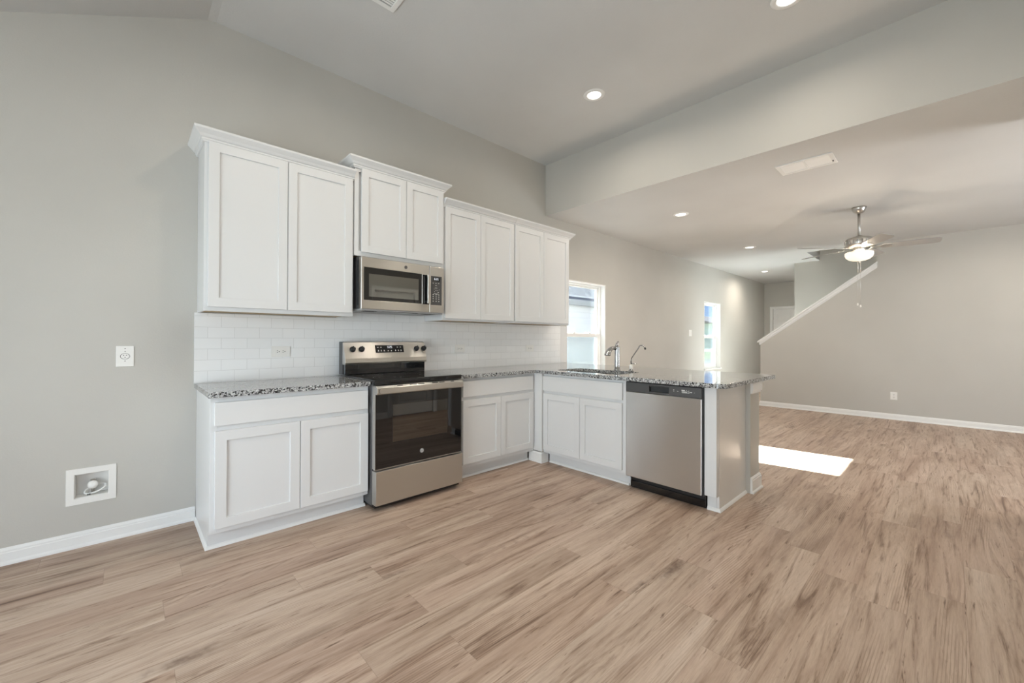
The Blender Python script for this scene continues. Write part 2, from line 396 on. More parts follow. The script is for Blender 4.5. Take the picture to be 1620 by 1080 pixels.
# ------------------------------------------------------------------ room shell
HK, HL = 3.406, 2.773
XW, XF, XH, XS = -2.55, 12.59, 3.5305, 8.391
YB, YL = -3.85, -7.0
struct('floor', B(XW-.1, XF+.1, YL-.1, .14, -.12, 0), M_floor)
W1 = (3.955, 4.866, .605, 2.02); W2 = (8.49, 9.385, .605, 2.02); WB = (-.568, -.423, .2815, .4205)
struct('wall_north', plate(XW-.1, XF+.1, 0, HK+.1, 0, .14, [W1, W2, WB], mapN(0)), M_wall)
PD = (-3.35, -1.25, 0, 2.03)
struct('wall_west', plate(YB-.1, 0, 0, 2.7, -.14, 0, [PD], mapW(XW)), M_wall)
D2 = (2.70, 3.46, 0, 2.035); DW = (-2.05, -.45, .6, 2.1)
struct('wall_south', plate(XW-.1, 4.3, 0, HK+.1, -.12, 0, [D2, DW], mapN(YB)), M_wall)
struct('wall_south_return', B(4.18, 4.3, YL, YB-.12, 0, HL+.05), M_wall)
LW = (4.4, 6.6, .5, 2.1)
struct('wall_south_living', plate(4.18, XF+.1, 0, HL+.05, -.14, 0, [LW], mapN(YL)), M_wall)
D1 = (-1.14, -.205, 0, 2.06); FW = (-4.3, -2.9, .8, 2.1)
struct('wall_east', plate(YL-.14, 0, 0, HL+.05, 0, .14, [D1, FW], mapW(XF)), M_wall)
# kitchen vault: flat part and sloping part
mb = MB()
xc0, xk = -1.62, .066
zl = HK-.48*(xk-xc0)
mb.prism([(XW-.1, 0, zl), (xc0, 0, zl), (xk-.06, 0, HK-.027), (xk-.02, 0, HK-.008), (xk+.03, 0, HK), (XH, 0, HK), (XH, 0, HK+.1), (xk, 0, HK+.1), (xc0, 0, zl+.1), (XW-.1, 0, zl+.1)], (0, YB, 0))
struct('ceiling', mb, M_ceil)
mapC = lambda a, d, z: (a, z, HL+d)
struct('ceiling_living', plate(XH+.0006, XF+.14, YL-.14, 0, 0, .12, [(8.505, 9.66, -4.7, -1.735)], mapC), M_ceil)
struct('wall_header', B(XH, XH+.115, YB, 0, HL+.0006, HK+.1), M_wall)
# stair half wall rising to a full wall, stairwell walls, upper shaft
yS0, yS1 = -1.05, -2.665
capz = lambda y: 1.193 + (-.998-y)*.7627
t0 = .035
poly = [(XS, yS0, 0), (XS, yS0, capz(yS0)-t0), (XS, yS1, capz(yS1)-t0), (XS, yS1, HL), (XS, YL, HL), (XS, YL, 0)]
struct('wall_stair', MB().prism(poly, (.114, 0, 0)), M_wall)
struct('wall_stairwell', B(9.594, 9.70, YL, -1.326, 0, HL), M_wall)
mb = MB()
mb.box(9.594, 9.70, -4.75, -1.70, HL, 5.3); mb.box(8.40, 8.505, -4.75, -1.70, HL+.12, 5.3)
mb.box(8.505, 9.594, -1.735, -1.62, HL+.12, 5.3); mb.box(8.505, 9.594, -4.8, -4.7, HL+.12, 5.3)
struct('wall_upper_stairwell', mb, M_wall)
struct('ceiling_upper_stairwell', B(8.40, 9.70, -4.8, -1.62, 5.3, 5.4), M_ceil)
# stairs behind the half wall
mb = MB(); rise = .1905; run = rise/.7627
for i in range(14):
    y0 = -1.12-i*run
    if y0-run < YL+.02: break
    mb.box(8.506, 9.593, max(y0-run*1.0, YL), y0, 0, rise*(i+1)-.012)
stp = struct('stairs', mb, M_white)

# half-wall cap with moulding under the edge
def sloped(y0, y1, x0, x1, dz0, dz1, mb):
    vs = []
    for y in (y0, y1):
        z = capz(y)
        vs += [(x0, y, z+dz0), (x1, y, z+dz0), (x1, y, z+dz1), (x0, y, z+dz1)]
    return mb.add(vs, [(0, 1, 2, 3), (4, 7, 6, 5), (0, 4, 5, 1), (1, 5, 6, 2), (2, 6, 7, 3), (3, 7, 4, 0)])
mb = MB()
sloped(yS0+.045, yS1-.005, XS-.028, XS+.142, -.030, 0, mb)
sloped(yS0+.018, yS1-.003, XS-.016, XS, -.075, -.030, mb)
sloped(yS0+.014, yS1-.003, XS-.008, XS, -.098, -.075, mb)
sloped(yS0+.016, yS0, XS-.016, XS+.13, -.085, -.030, mb)
struct('trim_1', mb, M_white, None, .004)
# white corner edge where cap dies into the full wall
# baseboards
def bbprof(h=.088, t=.015):
    return [(0, 0), (t+.010, 0), (t+.009, .010), (t+.002, .018), (t, .020), (t, h-.026), (t-.004, h-.022), (t-.004, h-.014), (t-.009, h-.006), (.003, h), (0, h)]
def bb(name, path, h=.088):
    return struct(name, MB().sweep(bbprof(h), path), M_white)
bb('baseboard_north', [(XW, 0, 0, -1), (-.004, 0, 0, -1)])
bb('baseboard_north_living', [(3.86, 0, 0, -1), (XF, 0, 0, -1)])
bb('baseboard_west', [(XW, 0, 1, 0), (XW, -1.16, 1, 0)])
bb('baseboard_south', [(XW, YB, 0, 1), (2.62, YB, 0, 1)])
bb('baseboard_stair', [(XS+.114, yS0, 1, 1), (XS, yS0, -1, 1), (XS, YL, -1, 0)])
bb('baseboard_south_living', [(4.3, YL, 0, 1), (XS, YL, 0, 1)])
bb('baseboard_east', [(XF, 0, -1, 0), (XF, -.12, -1, 0)])
bb('baseboard_stairwell', [(9.594, -1.326, 0, 1), (9.70, -1.326, 0, 1)])

# ------------------------------------------------------------------ windows
def window(name, w):
    x0, x1, z0, z1 = w; r = sroot(name, ((x0+x1)/2, .09, z0))
    fy0, fy1 = .075, .139; ft = .035
    mb = MB(); mb.box(x0, x0+ft, fy0, fy1, z0, z1); mb.box(x1-ft, x1, fy0, fy1, z0, z1)
    mb.box(x0+ft, x1-ft, fy0, fy1, z1-ft, z1); mb.box(x0+ft, x1-ft, fy0, fy1, z0, z0+ft)
    obj('window_frame', mb, M_vinyl, r, .003)
    zm = 1.275
    def sash(nm, xa, xb, za, zb, ya, yb, t, tb, tt):
        mb = MB(); mb.box(xa, xa+t, ya, yb, za, zb); mb.box(xb-t, xb, ya, yb, za, zb)
        mb.box(xa+t, xb-t, ya, yb, za, za+tb); mb.box(xa+t, xb-t, ya, yb, zb-tt, zb)
        s_ = obj(nm, mb, M_vinyl, r, .003)
        obj('glass_pane', B(xa+t-.005, xb-t+.005, (ya+yb)/2-.002, (ya+yb)/2+.002, za+tb-.005, zb-tt+.005), M_glass, s_)
        return s_
    sash('upper_sash', x0+ft+.001, x1-ft-.001, zm-.02, z1-ft-.001, .110, .134, .028, .035, .026)
    ls = sash('lower_sash', x0+ft+.001, x1-ft-.001, z0+ft+.001, zm+.03, .080, .106, .050, .05, .05)
    for t_ in (.3, .7):
        xx = x0+(x1-x0)*t_
        mb = MB(); mb.box(xx-.025, xx+.025, .082, .104, zm+.031, zm+.040); mb.cyl((xx, .092, zm+.04), (xx, .092, zm+.05), .010); mb.box(xx-.006, xx+.03, .08, .09, zm+.045, zm+.052)
        obj('sash_lock', mb, M_vinyl, r)
    obj('insect_screen', B(x0+ft, x1-ft, .136, .1375, z0+ft, zm), M_screen, r)
    mb = MB(); mb.box(x0-.0005, x0+.012, -.001, .0745, z0+.002, z1+.0005); mb.box(x1-.012, x1+.0005, -.001, .0745, z0+.002, z1+.0005); mb.box(x0+.012, x1-.012, -.001, .0745, z1-.012, z1+.0005)
    obj('jamb_liner', mb, M_white, r)
    mb = MB(); mb.box(x0-.02, x1+.02, -.022, 0, z0-.02, z0+.001); mb.box(x0, x1, 0, .075, z0-.02, z0+.001)
    obj('window_sill', mb, M_white, r, .003)
    return r
window('window_1', W1); window('window_2', W2)
# unseen patio door (west) and rear living windows, invented as openings for fill light
r = sroot('added_patio_door', (XW, -2.3, 0))
mb = MB(); y0, y1, z0, z1 = PD
mb.box(XW-.1, XW-.02, y0, y0+.05, 0, z1); mb.box(XW-.1, XW-.02, y1-.05, y1, 0, z1); mb.box(XW-.1, XW-.02, y0+.05, y1-.05, z1-.05, z1); mb.box(XW-.1, XW-.02, y0+.05, y1-.05, 0.0, .05); mb.box(XW-.08, XW-.03, -2.34, -2.26, .05, z1-.05)
obj('door_frame', mb, M_vinyl, r, .004)
obj('glass_pane', B(XW-.06, XW-.056, y0+.05, -2.34, .05, z1-.05), M_glass, r); obj('glass_pane', B(XW-.06, XW-.056, -2.26, y1-.05, .05, z1-.05), M_glass, r)
r = sroot('added_window_3', (5.5, YL, .5)); x0, x1, z0, z1 = LW
mb = MB(); mb.box(x0, x0+.05, YL-.1, YL-.04, z0, z1); mb.box(x1-.05, x1, YL-.1, YL-.04, z0, z1); mb.box(x0+.05, x1-.05, YL-.1, YL-.04, z1-.05, z1); mb.box(x0+.05, x1-.05, YL-.1, YL-.04, z0, z0+.05)
mb.box(5.46, 5.54, YL-.1, YL-.04, z0+.05, z1-.05); mb.box(x0+.05, 5.46, YL-.09, YL-.05, 1.30, 1.35); mb.box(5.54, x1-.05, YL-.09, YL-.05, 1.30, 1.35)
obj('window_frame', mb, M_vinyl, r, .004)
obj('glass_pane', B(x0+.05, 5.46, YL-.072, YL-.068, z0+.05, z1-.05), M_glass, r); obj('glass_pane', B(5.54, x1-.05, YL-.072, YL-.068, z0+.05, z1-.05), M_glass, r)

r = sroot('added_window_4', (-1.25, YB, .6)); x0, x1, z0, z1 = DW  # out-of-view dining window, invented to carry its fill lamp
mb = MB(); mb.box(x0, x0+.05, YB-.1, YB-.04, z0, z1); mb.box(x1-.05, x1, YB-.1, YB-.04, z0, z1); mb.box(x0+.05, x1-.05, YB-.1, YB-.04, z1-.05, z1); mb.box(x0+.05, x1-.05, YB-.1, YB-.04, z0, z0+.05); mb.box(-1.28, -1.22, YB-.1, YB-.04, z0+.05, z1-.05)
obj('window_frame', mb, M_vinyl, r, .004)
obj('glass_pane', B(x0+.05, -1.28, YB-.072, YB-.068, z0+.05, z1-.05), M_glass, r); obj('glass_pane', B(-1.22, x1-.05, YB-.072, YB-.068, z0+.05, z1-.05), M_glass, r)

r = sroot('added_window_5', (XF, -3.6, .8)); y0, y1, z0, z1 = FW  # hidden foyer window, made up so added light reaches the entry
mb = MB(); mb.box(XF+.05, XF+.1, y0, y0+.05, z0, z1); mb.box(XF+.05, XF+.1, y1-.05, y1, z0, z1); mb.box(XF+.05, XF+.1, y0+.05, y1-.05, z1-.05, z1); mb.box(XF+.05, XF+.1, y0+.05, y1-.05, z0, z0+.05)
obj('window_frame', mb, M_vinyl, r, .004)
obj('glass_pane', B(XF+.073, XF+.077, y0+.05, y1-.05, z0+.05, z1-.05), M_glass, r)

# ------------------------------------------------------------------ interior doors
def panel_door(name, a0, a1, h, mp, panels, hinge_a, loc, knob_a):
    r = sroot(name, loc)
    w = .065
    mb = MB()
    for (p0, p1, q0, q1) in ((a0-w, a0, 0, h+w), (a1, a1+w, 0, h+w), (a0, a1, h, h+w)):
        mb.box(p0, p1, -.018, 0.0, q0, q1, mp)
    for (p0, p1, q0, q1) in ((a0-w, a0-w+.02, 0, h+w), (a1+w-.02, a1+w, 0, h+w), (a0-w, a1+w, h+w-.02, h+w)):
        mb.box(p0, p1, -.024, 0.0, q0, q1, mp)
    obj('door_casing', mb, M_white, r, .003)
    mb = plate(a0+.004, a1-.004, .008, h-.004, .022, .062, [], mp)
    hol = panels
    mb = plate(a0+.004, a1-.004, .008, h-.004, .022, .040, hol, mp); mb.box(a0+.004, a1-.004, .0335, .06, .008, h-.004, mp)
    for (p0, p1, q0, q1) in hol: mb.box(p0+.03, p1-.03, .027, .035, q0+.03, q1-.03, mp)
    slab = obj('door_slab', mb, M_white, r, .004)
    for zz in (.25, 1.05, 1.82):
        k0 = MB(); k0.box(hinge_a-.006, hinge_a+.006, .010, .024, zz-.045, zz+.045, mp); obj('hinge', k0, M_nickel, r)
    q = Vector(mp(knob_a, .022, .95)); n_ = (Vector(mp(knob_a, 0, .95))-Vector(mp(knob_a, 1, .95))).normalized()
    mb = MB(); mb.lathe([(.030, 0), (.030, .008), (.012, .010), (.012, .035), (.026, .045), (.028, .060), (.018, .072), (0, .073)], q, 20, n_)
    obj('door_knob', mb, M_nickel, r)
    return r
def six(a0, a1):
    mid = (a0+a1)/2; o_ = []
    for (l, rr) in ((a0+.11, mid-.05), (mid+.05, a1-.11)):
        o_ += [(l, rr, .22, .80), (l, rr, .95, 1.58), (l, rr, 1.70, 1.93)]
    return o_
panel_door('door_1', D1[0], D1[1], 2.06, mapW(XF), six(D1[0], D1[1]), D1[1]-.004, (XF, -.67, 0), D1[0]+.07)
mapS = lambda a, d, z: (a, YB-d, z)
panel_door('door_2', D2[0], D2[1], 2.035, mapS, [(D2[0]+.12, D2[1]-.12, .2, .85), (D2[0]+.12, D2[1]-.12, 1.0, 1.90)], D2[0]+.004, (3.08, YB, 0), D2[1]-.07)

# ------------------------------------------------------------------ cabinets
def shaker(a0, a1, z0, z1, mp, t=.019, rail=.058):
    mb = plate(a0, a1, z0, z1, -t, 0, [(a0+rail, a1-rail, z0+rail, z1-rail)], mp)
    mb.box(a0+rail-.002, a1-rail+.002, -t+.010, -.001, z0+rail-.002, z1-rail+.002, mp); return mb
def slab(a0, a1, z0, z1, mp, t=.019): return MB().box(a0, a1, -t, 0, z0, z1, mp)
def faceframe(a0, a1, z0, z1, mp, rails, st=.04, mid=None):
    mb = MB(); mb.box(a0, a0+st, 0, .019, z0, z1, mp); mb.box(a1-st, a1, 0, .019, z0, z1, mp)
    for (q0, q1) in rails: mb.box(a0+st, a1-st, 0, .019, q0, q1, mp)
    if mid is not None: mb.box(mid-st/2, mid+st/2, 0.0002, .019, rails[0][0], rails[-1][1], mp)
    return mb
ZB, ZU = 1.389, 2.455
def crown_prof(z):
    return [(0, z-.012), (.010, z-.012), (.012, z-.004), (.018, z), (.018, z+.010), (.026, z+.014), (.036, z+.028), (.050, z+.042), (.058, z+.050), (.058, z+.064), (.0, z+.064)]
def upper(name, label, x0, x1, z0, z1, doors, crown_path, dz, yf=-.305):
    t = thing(name, label, 'cabinet', ((x0+x1)/2, yf/2, z0), 'white wall cabinets')
    mp = mapN(yf)
    mb = MB(); mb.box(x0, x1, yf+.019, -.002, z0+.012, z1); mb.box(x0, x0+.014, yf+.019, -.002, z0, z0+.012); mb.box(x1-.014, x1, yf+.019, -.002, z0, z0+.012)
    obj('cabinet_box', mb, M_cab, t)
    obj('underside_panel', B(x0+.016, x1-.016, yf+.021, -.004, z0+.006, z0+.0118), M_wood, t, label='raw tan wood underside')
    obj('face_frame', faceframe(x0, x1, z0, z1, mp, [(z0, z0+.04), (z1-.04, z1)], .032), M_cab, t, .0015)
    for (a, b_) in doors: obj('door', shaker(a, b_, dz[0], dz[1], mp), M_cab, t, .0022)
    obj('crown_moulding', MB().sweep(crown_prof(z1-.004), crown_path), M_cab, t, .0015)
    return t
upper('wall_cabinet', 'tall white two-door wall cabinet left of the microwave', 0, .943, ZB, ZU, [(.02, .472), (.476, .930)],
      [(0, -.002, -1, 0), (0, -.305, -1, -1), (.943, -.305, 0, -1)], (1.415, 2.447))
upper('wall_cabinet', 'short white two-door wall cabinet raised above the microwave', .947, 1.771, 1.866, 2.562, [(.998, 1.387), (1.391, 1.763)],
      [(.947, -.002, -1, 0), (.947, -.315, -1, -1), (1.771, -.315, 1, -1), (1.771, -.002, 1, 0)], (1.897, 2.552), -.315)
upper('wall_cabinet', 'white two-door wall cabinet directly right of the microwave', 1.775, 2.676, ZB, 2.442, [(1.793, 2.209), (2.213, 2.668)],
      [(1.775, -.305, 0, -1), (2.676, -.305, 0, -1)], (1.407, 2.433))
upper('wall_cabinet', 'white two-door wall cabinet at the end of the row beside the window', 2.678, 3.614, ZB, 2.442, [(2.686, 3.136), (3.140, 3.592)],
      [(2.678, -.305, 0, -1), (3.614, -.305, 1, -1), (3.614, -.002, 1, 0)], (1.407, 2.433))

ZC0, ZC1 = .8805, .914
shoe = lambda h=.02: [(0, 0), (.013, 0), (.012, .008), (.008, .015), (.0, h)]
# left base cabinet
YF = -.61; mp = mapN(YF)
t = thing('base_cabinet', 'white base cabinet with one drawer and two doors left of the range', 'cabinet', (.467, -.3, 0), 'white base cabinets')
mb = MB(); mb.prism([(0, 0-.002, 0), (0, -.535, 0), (0, -.535, .105), (0, YF+.019, .105), (0, YF+.019, ZC0), (0, -.002, ZC0)], (.932, 0, 0))
obj('cabinet_box', mb, M_cab, t)
obj('face_frame', faceframe(0, .932, .105, ZC0, mp, [(.105, .14), (.682, .722), (.845, ZC0)], .034, .474), M_cab, t, .0015)
obj('drawer_front', slab(.020, .924, .718, .851, mp), M_cab, t, .0025)
obj('door', shaker(.022, .472, .134, .689, mp), M_cab, t, .0022); obj('door', shaker(.476, .926, .134, .689, mp), M_cab, t, .0022)
obj('toe_kick', B(0, .932, -.541, -.5352, 0.02, .105), M_cab, t)
obj('shoe_moulding', MB().sweep(shoe(), [(0, -.004, -1, 0), (0, -.541, -1, -1), (.940, -.541, 0, -1)]), M_white, t)
# right base cabinet
t = thing('base_cabinet', 'white corner base cabinet right of the range, one drawer over two doors', 'cabinet', (2.2, -.3, 0), 'white base cabinets')
xa = 1.6975
mb = MB(); mb.prism([(xa, -.002, 0), (xa, -.535, 0), (xa, -.535, .105), (xa, YF+.019, .105), (xa, YF+.019, ZC0), (xa, -.002, ZC0)], (2.666-xa, 0, 0))
obj('cabinet_box', mb, M_cab, t)
obj('face_frame', faceframe(xa, 2.6665, .105, ZC0, mp, [(.105, .14), (.682, .722), (.845, ZC0)], .030, 2.21), M_cab, t, .0015)
obj('drawer_front', slab(1.772, 2.644, .718, .856, mp), M_cab, t, .0025)
obj('door', shaker(1.772, 2.208, .140, .690, mp), M_cab, t, .0022); obj('door', shaker(2.212, 2.652, .140, .690, mp), M_cab, t, .0022)
obj('toe_kick', B(xa, 2.655, -.541, -.5352, .02, .105), M_cab, t)
obj('shoe_moulding', MB().sweep(shoe(), [(xa, -.541, 0, -1), (2.654, -.541, 0, -1)]), M_white, t)
# sink base in the peninsula
XP = 2.695; mpw_ = mapW(XP)
t = thing('base_cabinet', 'white sink base cabinet in the peninsula left of the dishwasher', 'cabinet', (3.0, -1.17, 0), 'white base cabinets')
mb = MB()
mb.box(XP+.019, 3.29, -1.63, -1.612, .105, ZC0); mb.box(XP+.019, 3.29, -.735, -.72, .105, ZC0); mb.box(XP+.019, 3.29, -1.612, -.735, .105, .12); mb.box(3.275, 3.29, -1.612, -.735, .12, ZC0); mb.box(XP+.075, 3.29, -1.63, -.735, 0, .105)
obj('cabinet_box', mb, M_cab, t)
obj('face_frame', faceframe(-1.630, -.7225, .105, ZC0, mpw_, [(.105, .14), (.682, .722), (.845, ZC0)], .045, -1.168), M_cab, t, .0015)
obj('drawer_front', slab(-1.601, -.724, .716, .859, mpw_), M_cab, t, .0025)
obj('door', shaker(-1.598, -1.171, .136, .690, mpw_), M_cab, t, .0022); obj('door', shaker(-1.167, -.730, .136, .690, mpw_), M_cab, t, .0022)
obj('toe_kick', B(XP+.069, XP+.0748, -1.63, -.746, .02, .105), M_cab, t)
obj('shoe_moulding', MB().sweep(shoe(), [(XP+.069, -.747, -1, 0), (XP+.069, -1.622, -1, 0)]), M_white, t)
# corner filler post with its own base block
t = thing('corner_filler', 'narrow white filler post with base block in the inside corner of the cabinets', 'filler', (2.68, -.67, 0))
mb = MB(); mb.box(2.668, 2.694, -.722, -.585, .112, ZC0)
obj('post', mb, M_cab, t, .0015)
mb = MB(); mb.box(2.668, 2.76, -.719, -.556, 0, .104)
obj('core_block', mb, M_cab, t)
obj('base_moulding', MB().sweep([(0, 0), (.013, 0), (.012, .018), (.010, .022), (.010, .085), (.006, .096), (0, .104)], [(2.668, -.556, -1, 0), (2.668, -.7195, -1, -1), (2.760, -.7195, 0, -1)]), M_white, t)
# peninsula end panel
t = thing('end_panel', 'glossy white end panel closing the peninsula right of the dishwasher', 'panel', (3.0, -2.29, 0))
obj('side_panel', B(XP+.055, 3.305, -2.330, -2.312, 0, ZC0), M_gloss, t, .001)
mb = MB(); mb.box(XP, XP+.054, -2.330, -2.249, .112, ZC0); mb.box(XP+.0545, XP+.10, -2.311, -2.249, 0, ZC0-.03)
obj('front_stile', mb, M_cab, t, .0015)
obj('shoe_moulding', MB().sweep(shoe(.022), [(XP+.0545, -2.25, -1, 0), (XP+.0545, -2.330, -1, -1), (3.305, -2.330, 0, -1)]), M_white, t)
# knee wall carrying the bar overhang
r = struct('wall_knee', B(3.306, 3.527, -2.363, -.001, 0, ZC0), M_wall)
mb = MB()
mb.sweep([(0, .79), (.010, .790), (.010, .80), (.018, .806), (.020, .83), (.020, ZC0), (0, ZC0)], [(3.306, -2.363, 0, -1), (3.527, -2.363, 1, -1), (3.527, -.001, 1, 0)])
struct('trim_2', mb, M_white)
bb('baseboard_knee', [(3.3065, -2.363, 0, -1), (3.527, -2.363, 1, -1), (3.527, -.02, 1, 0)], .125)

# ------------------------------------------------------------------ countertops, backsplash, sink
t = obj('countertop', B(-.014, .9335, -.650, -.0125, ZC0+.0015, ZC1), M_granite, None, .004, 3)
t['label'] = 'short grey speckled granite countertop left of the range'; t['category'] = 'countertop'; t['group'] = 'granite countertops'
SX0, SX1, SY0, SY1 = 2.785, 3.190, -1.495, -.785
bm = bmesh.new()
yE = -2.400; xE = 3.872; xf = 2.655
def arc(cx, cy, r_, a0, a1, n=8): return [(cx+r_*math.cos(R(a0+(a1-a0)*i/n)), cy+r_*math.sin(R(a0+(a1-a0)*i/n))) for i in range(n+1)]
outer = [(1.6945, -.0125), (1.6945, -.650), (xf, -.650)] + arc(xf+.055, yE+.055, .055, 180, 270) + arc(xE-.03, yE+.03, .03, 270, 360) + [(xE, -.0125)]
inner = rrect((SX0+SX1)/2, (SY0+SY1)/2, (SX1-SX0)/2, (SY1-SY0)/2, .07, 6)
def ring(pts, z):
    vs = [bm.verts.new((x, y, z)) for x, y in pts]
    return vs, [bm.edges.new((vs[i], vs[(i+1) % len(vs)])) for i in range(len(vs))]
for z in (ZC0+.0015, ZC1):
    a_, ea = ring(outer, z); b_, eb = ring(inner, z)
    bmesh.ops.triangle_fill(bm, edges=ea+eb, use_beauty=True)
    if z < ZC1: oa, ob = a_, b_
    else:
        for (l0, l1) in ((oa, a_), (ob, b_)):
            for i in range(len(l0)):
                j = (i+1) % len(l0); bm.faces.new((l0[i], l0[j], l1[j], l1[i]))
bmesh.ops.recalc_face_normals(bm, faces=bm.faces)
me = bpy.data.meshes.new('countertop'); bm.to_mesh(me); bm.free(); me.materials.append(M_granite)
t = bpy.data.objects.new('countertop', me); C.objects.link(t)
b_ = t.modifiers.new('bevel', 'BEVEL'); b_.width = .004; b_.segments = 3; b_.limit_method = 'ANGLE'; b_.angle_limit = R(50)
t['label'] = 'L-shaped grey granite countertop running from the range along the sink peninsula'; t['category'] = 'countertop'; t['group'] = 'granite countertops'
# backsplash
t = thing('backsplash', 'white subway tile backsplash between the countertops and wall cabinets', 'backsplash', (1.9, 0, .92))
mb = plate(-.016, 3.812, ZC1+.0, ZB+.0, -.012, -.001, [], mapN(0)); mb.box(.95, 1.77, -.012, -.001, ZB, 1.45)
obj('tile_field', mb, M_tile, t)
mb = B(3.813, 3.952, -.012, -.001, ZC1, 1.389)
obj('edge_trim', mb, M_cab, t, .001)
# sink
t = thing('kitchen_sink', 'stainless undermount sink set into the peninsula countertop', 'sink', ((SX0+SX1)/2, (SY0+SY1)/2, .66))
cx, cy = (SX0+SX1)/2, (SY0+SY1)/2; hx, hy = (SX1-SX0)/2, (SY1-SY0)/2
mb = MB(); zt = ZC0-.001
rings = [(hx+.018, hy+.018, .08, zt), (hx+.004, hy+.004, .072, zt), (hx-.002, hy-.002, .07, .70), (hx-.03, hy-.03, .06, .675), (hx-.12, hy-.2, .03, .668)]
lo = [[(x, y, z) for x, y in rrect(cx, cy, a, b2, r_, 6)] for a, b2, r_, z in rings]
n = len(lo[0]); vs = [q for l in lo for q in l]
fs = [(j*n+i, j*n+(i+1) % n, (j+1)*n+(i+1) % n, (j+1)*n+i) for j in range(len(lo)-1) for i in range(n)] + [tuple((len(lo)-1)*n+i for i in range(n))]
mb.add(vs, fs, True); obj('basin', mb, M_sink, t)
obj('drain', MB().lathe([(.05, 0), (.05, .004), (.03, .005), (.0, .001)], (cx, cy, .668), 24), M_chrome, t)
# main faucet
fx_, fy_ = 3.255, -1.195
t = thing('kitchen_faucet', 'tall chrome single-lever kitchen faucet behind the sink', 'faucet', (fx_, fy_, ZC1))
mb = MB().lathe([(.033, 0), (.033, .006), (.029, .012), (.027, .05), (.0255, .15), (.0255, .225), (.024, .236), (.014, .243), (0, .244)], (fx_, fy_, ZC1), 28)
obj('body', mb, M_chrome, t)
sd = Vector((-.95, .12, 0)).normalized(); P0 = Vector((fx_, fy_, ZC1+.205))
pts = []; rad = []
for i in range(13):
    u = i/12
    pts.append(P0 + sd*(.005+.135*u) + Vector((0, 0, .028*math.sin(u*math.pi*.8) - .052*u*u))); rad.append(.015+.012*u*u)
obj('spout', MB().tube(pts, rad, 16), M_chrome, t)
e_ = pts[-1]; dirn = (pts[-1]-pts[-2]).normalized(); dirn = (dirn*.4+Vector((0, 0, -1))).normalized()
obj('spray_head', MB().lathe([(.024, -.012), (.029, .006), (.031, .018), (.027, .022), (0, .0215)], e_, 20, dirn), M_chrome, t)
mb = MB(); q0 = Vector((fx_, fy_, ZC1+.243))
mb.tube([q0+Vector((-.012, .003, -.012)), q0+Vector((-.004, 0, .010)), q0+Vector((.003, -.005, .026)), q0+Vector((.008, -.010, .044))], [.013, .016, .013, .007], 14)
obj('lever', mb, M_chrome, t)
# filtered-water tap
gx, gy = 3.262, -1.345
t = thing('filter_faucet', 'slim gooseneck water filter tap with a white base beside the kitchen faucet', 'faucet', (gx, gy, ZC1))
obj('base', MB().lathe([(.026, 0), (.024, .004), (.016, .012), (.013, .02)], (gx, gy, ZC1), 20), M_chrome, t)
obj('white_collar', MB().lathe([(.0165, .018), (.0185, .024), (.0185, .052), (.014, .060), (.006, .063)], (gx, gy, ZC1), 20), M_plastic, t, label='glossy white collar')
pts = [(gx, gy, ZC1+.06), (gx, gy, ZC1+.105), (gx, gy-.004, ZC1+.125), (gx, gy-.078, ZC1+.225)]
for i in range(1, 9):
    a = R(140-100*i/8*1.25); pts.append((gx, gy-.108-.038*math.cos(a), ZC1+.212+.038*math.sin(a)))
obj('gooseneck', MB().tube(pts, .0055, 10), M_chrome, t)
q = Vector(pts[-1]); obj('tip', MB().lathe([(.0085, -.008), (.009, .008), (.006, .012)], q, 12, (Vector(pts[-1])-Vector(pts[-2]))), M_black, t)
obj('lever', MB().tube([(gx, gy, ZC1+.072), (gx, gy-.025, ZC1+.072), (gx, gy-.058, ZC1+.073)], [.006, .004, .0035], 10), M_chrome, t)

# ------------------------------------------------------------------ emblem and marks
def emblem(mp, a, z, r_, d, parent, m1, m2):
    def ringp(r0, r1, dd, mbx):
        n_ = 28; vs = []
        for i in range(n_):
            t_ = 2*math.pi*i/n_
            for rr, de in ((r0, dd), (r1, dd), (r1, dd+.002), (r0, dd+.002)): vs.append(mp(a+rr*math.cos(t_), de, z+rr*math.sin(t_)))
        fs = []
        for i in range(n_):
            j = (i+1) % n_
            for k_ in range(4): fs.append((i*4+k_, i*4+(k_+1) % 4, j*4+(k_+1) % 4, j*4+k_))
        mbx.add(vs, fs)
    mb = MB(); n_ = 28
    pl = [mp(a+r_*math.cos(2*math.pi*i/n_), d, z+r_*math.sin(2*math.pi*i/n_)) for i in range(n_)]
    v_ = Vector(mp(a, d+.003, z))-Vector(mp(a, d, z)); mb.prism(pl, v_)
    o_ = obj('emblem', mb, m1, parent)
    mb = MB(); ringp(r_*.80, r_*.92, d-.001, mb)
    for (cx_, cz_, r1) in ((-.34, .0, .26), (.20, .22, .20), (.20, -.18, .24)): 
        n2 = 16
        for i in range(n2-4):
            t_ = 2*math.pi*(i+1)/n2
            q = (a+r_*(cx_+r1*math.cos(t_)), z+r_*(cz_+r1*math.sin(t_))); h = r_*.055
            mb.box(q[0]-h, q[0]+h, d-.001, d+.001, q[1]-h, q[1]+h, mp)
    obj('monogram', mb, m2, o_)
SEG = {'0': 'abcdef', '1': 'bc', '2': 'abged', '5': 'afgcd', '6': 'afgedc', '7': 'abc'}
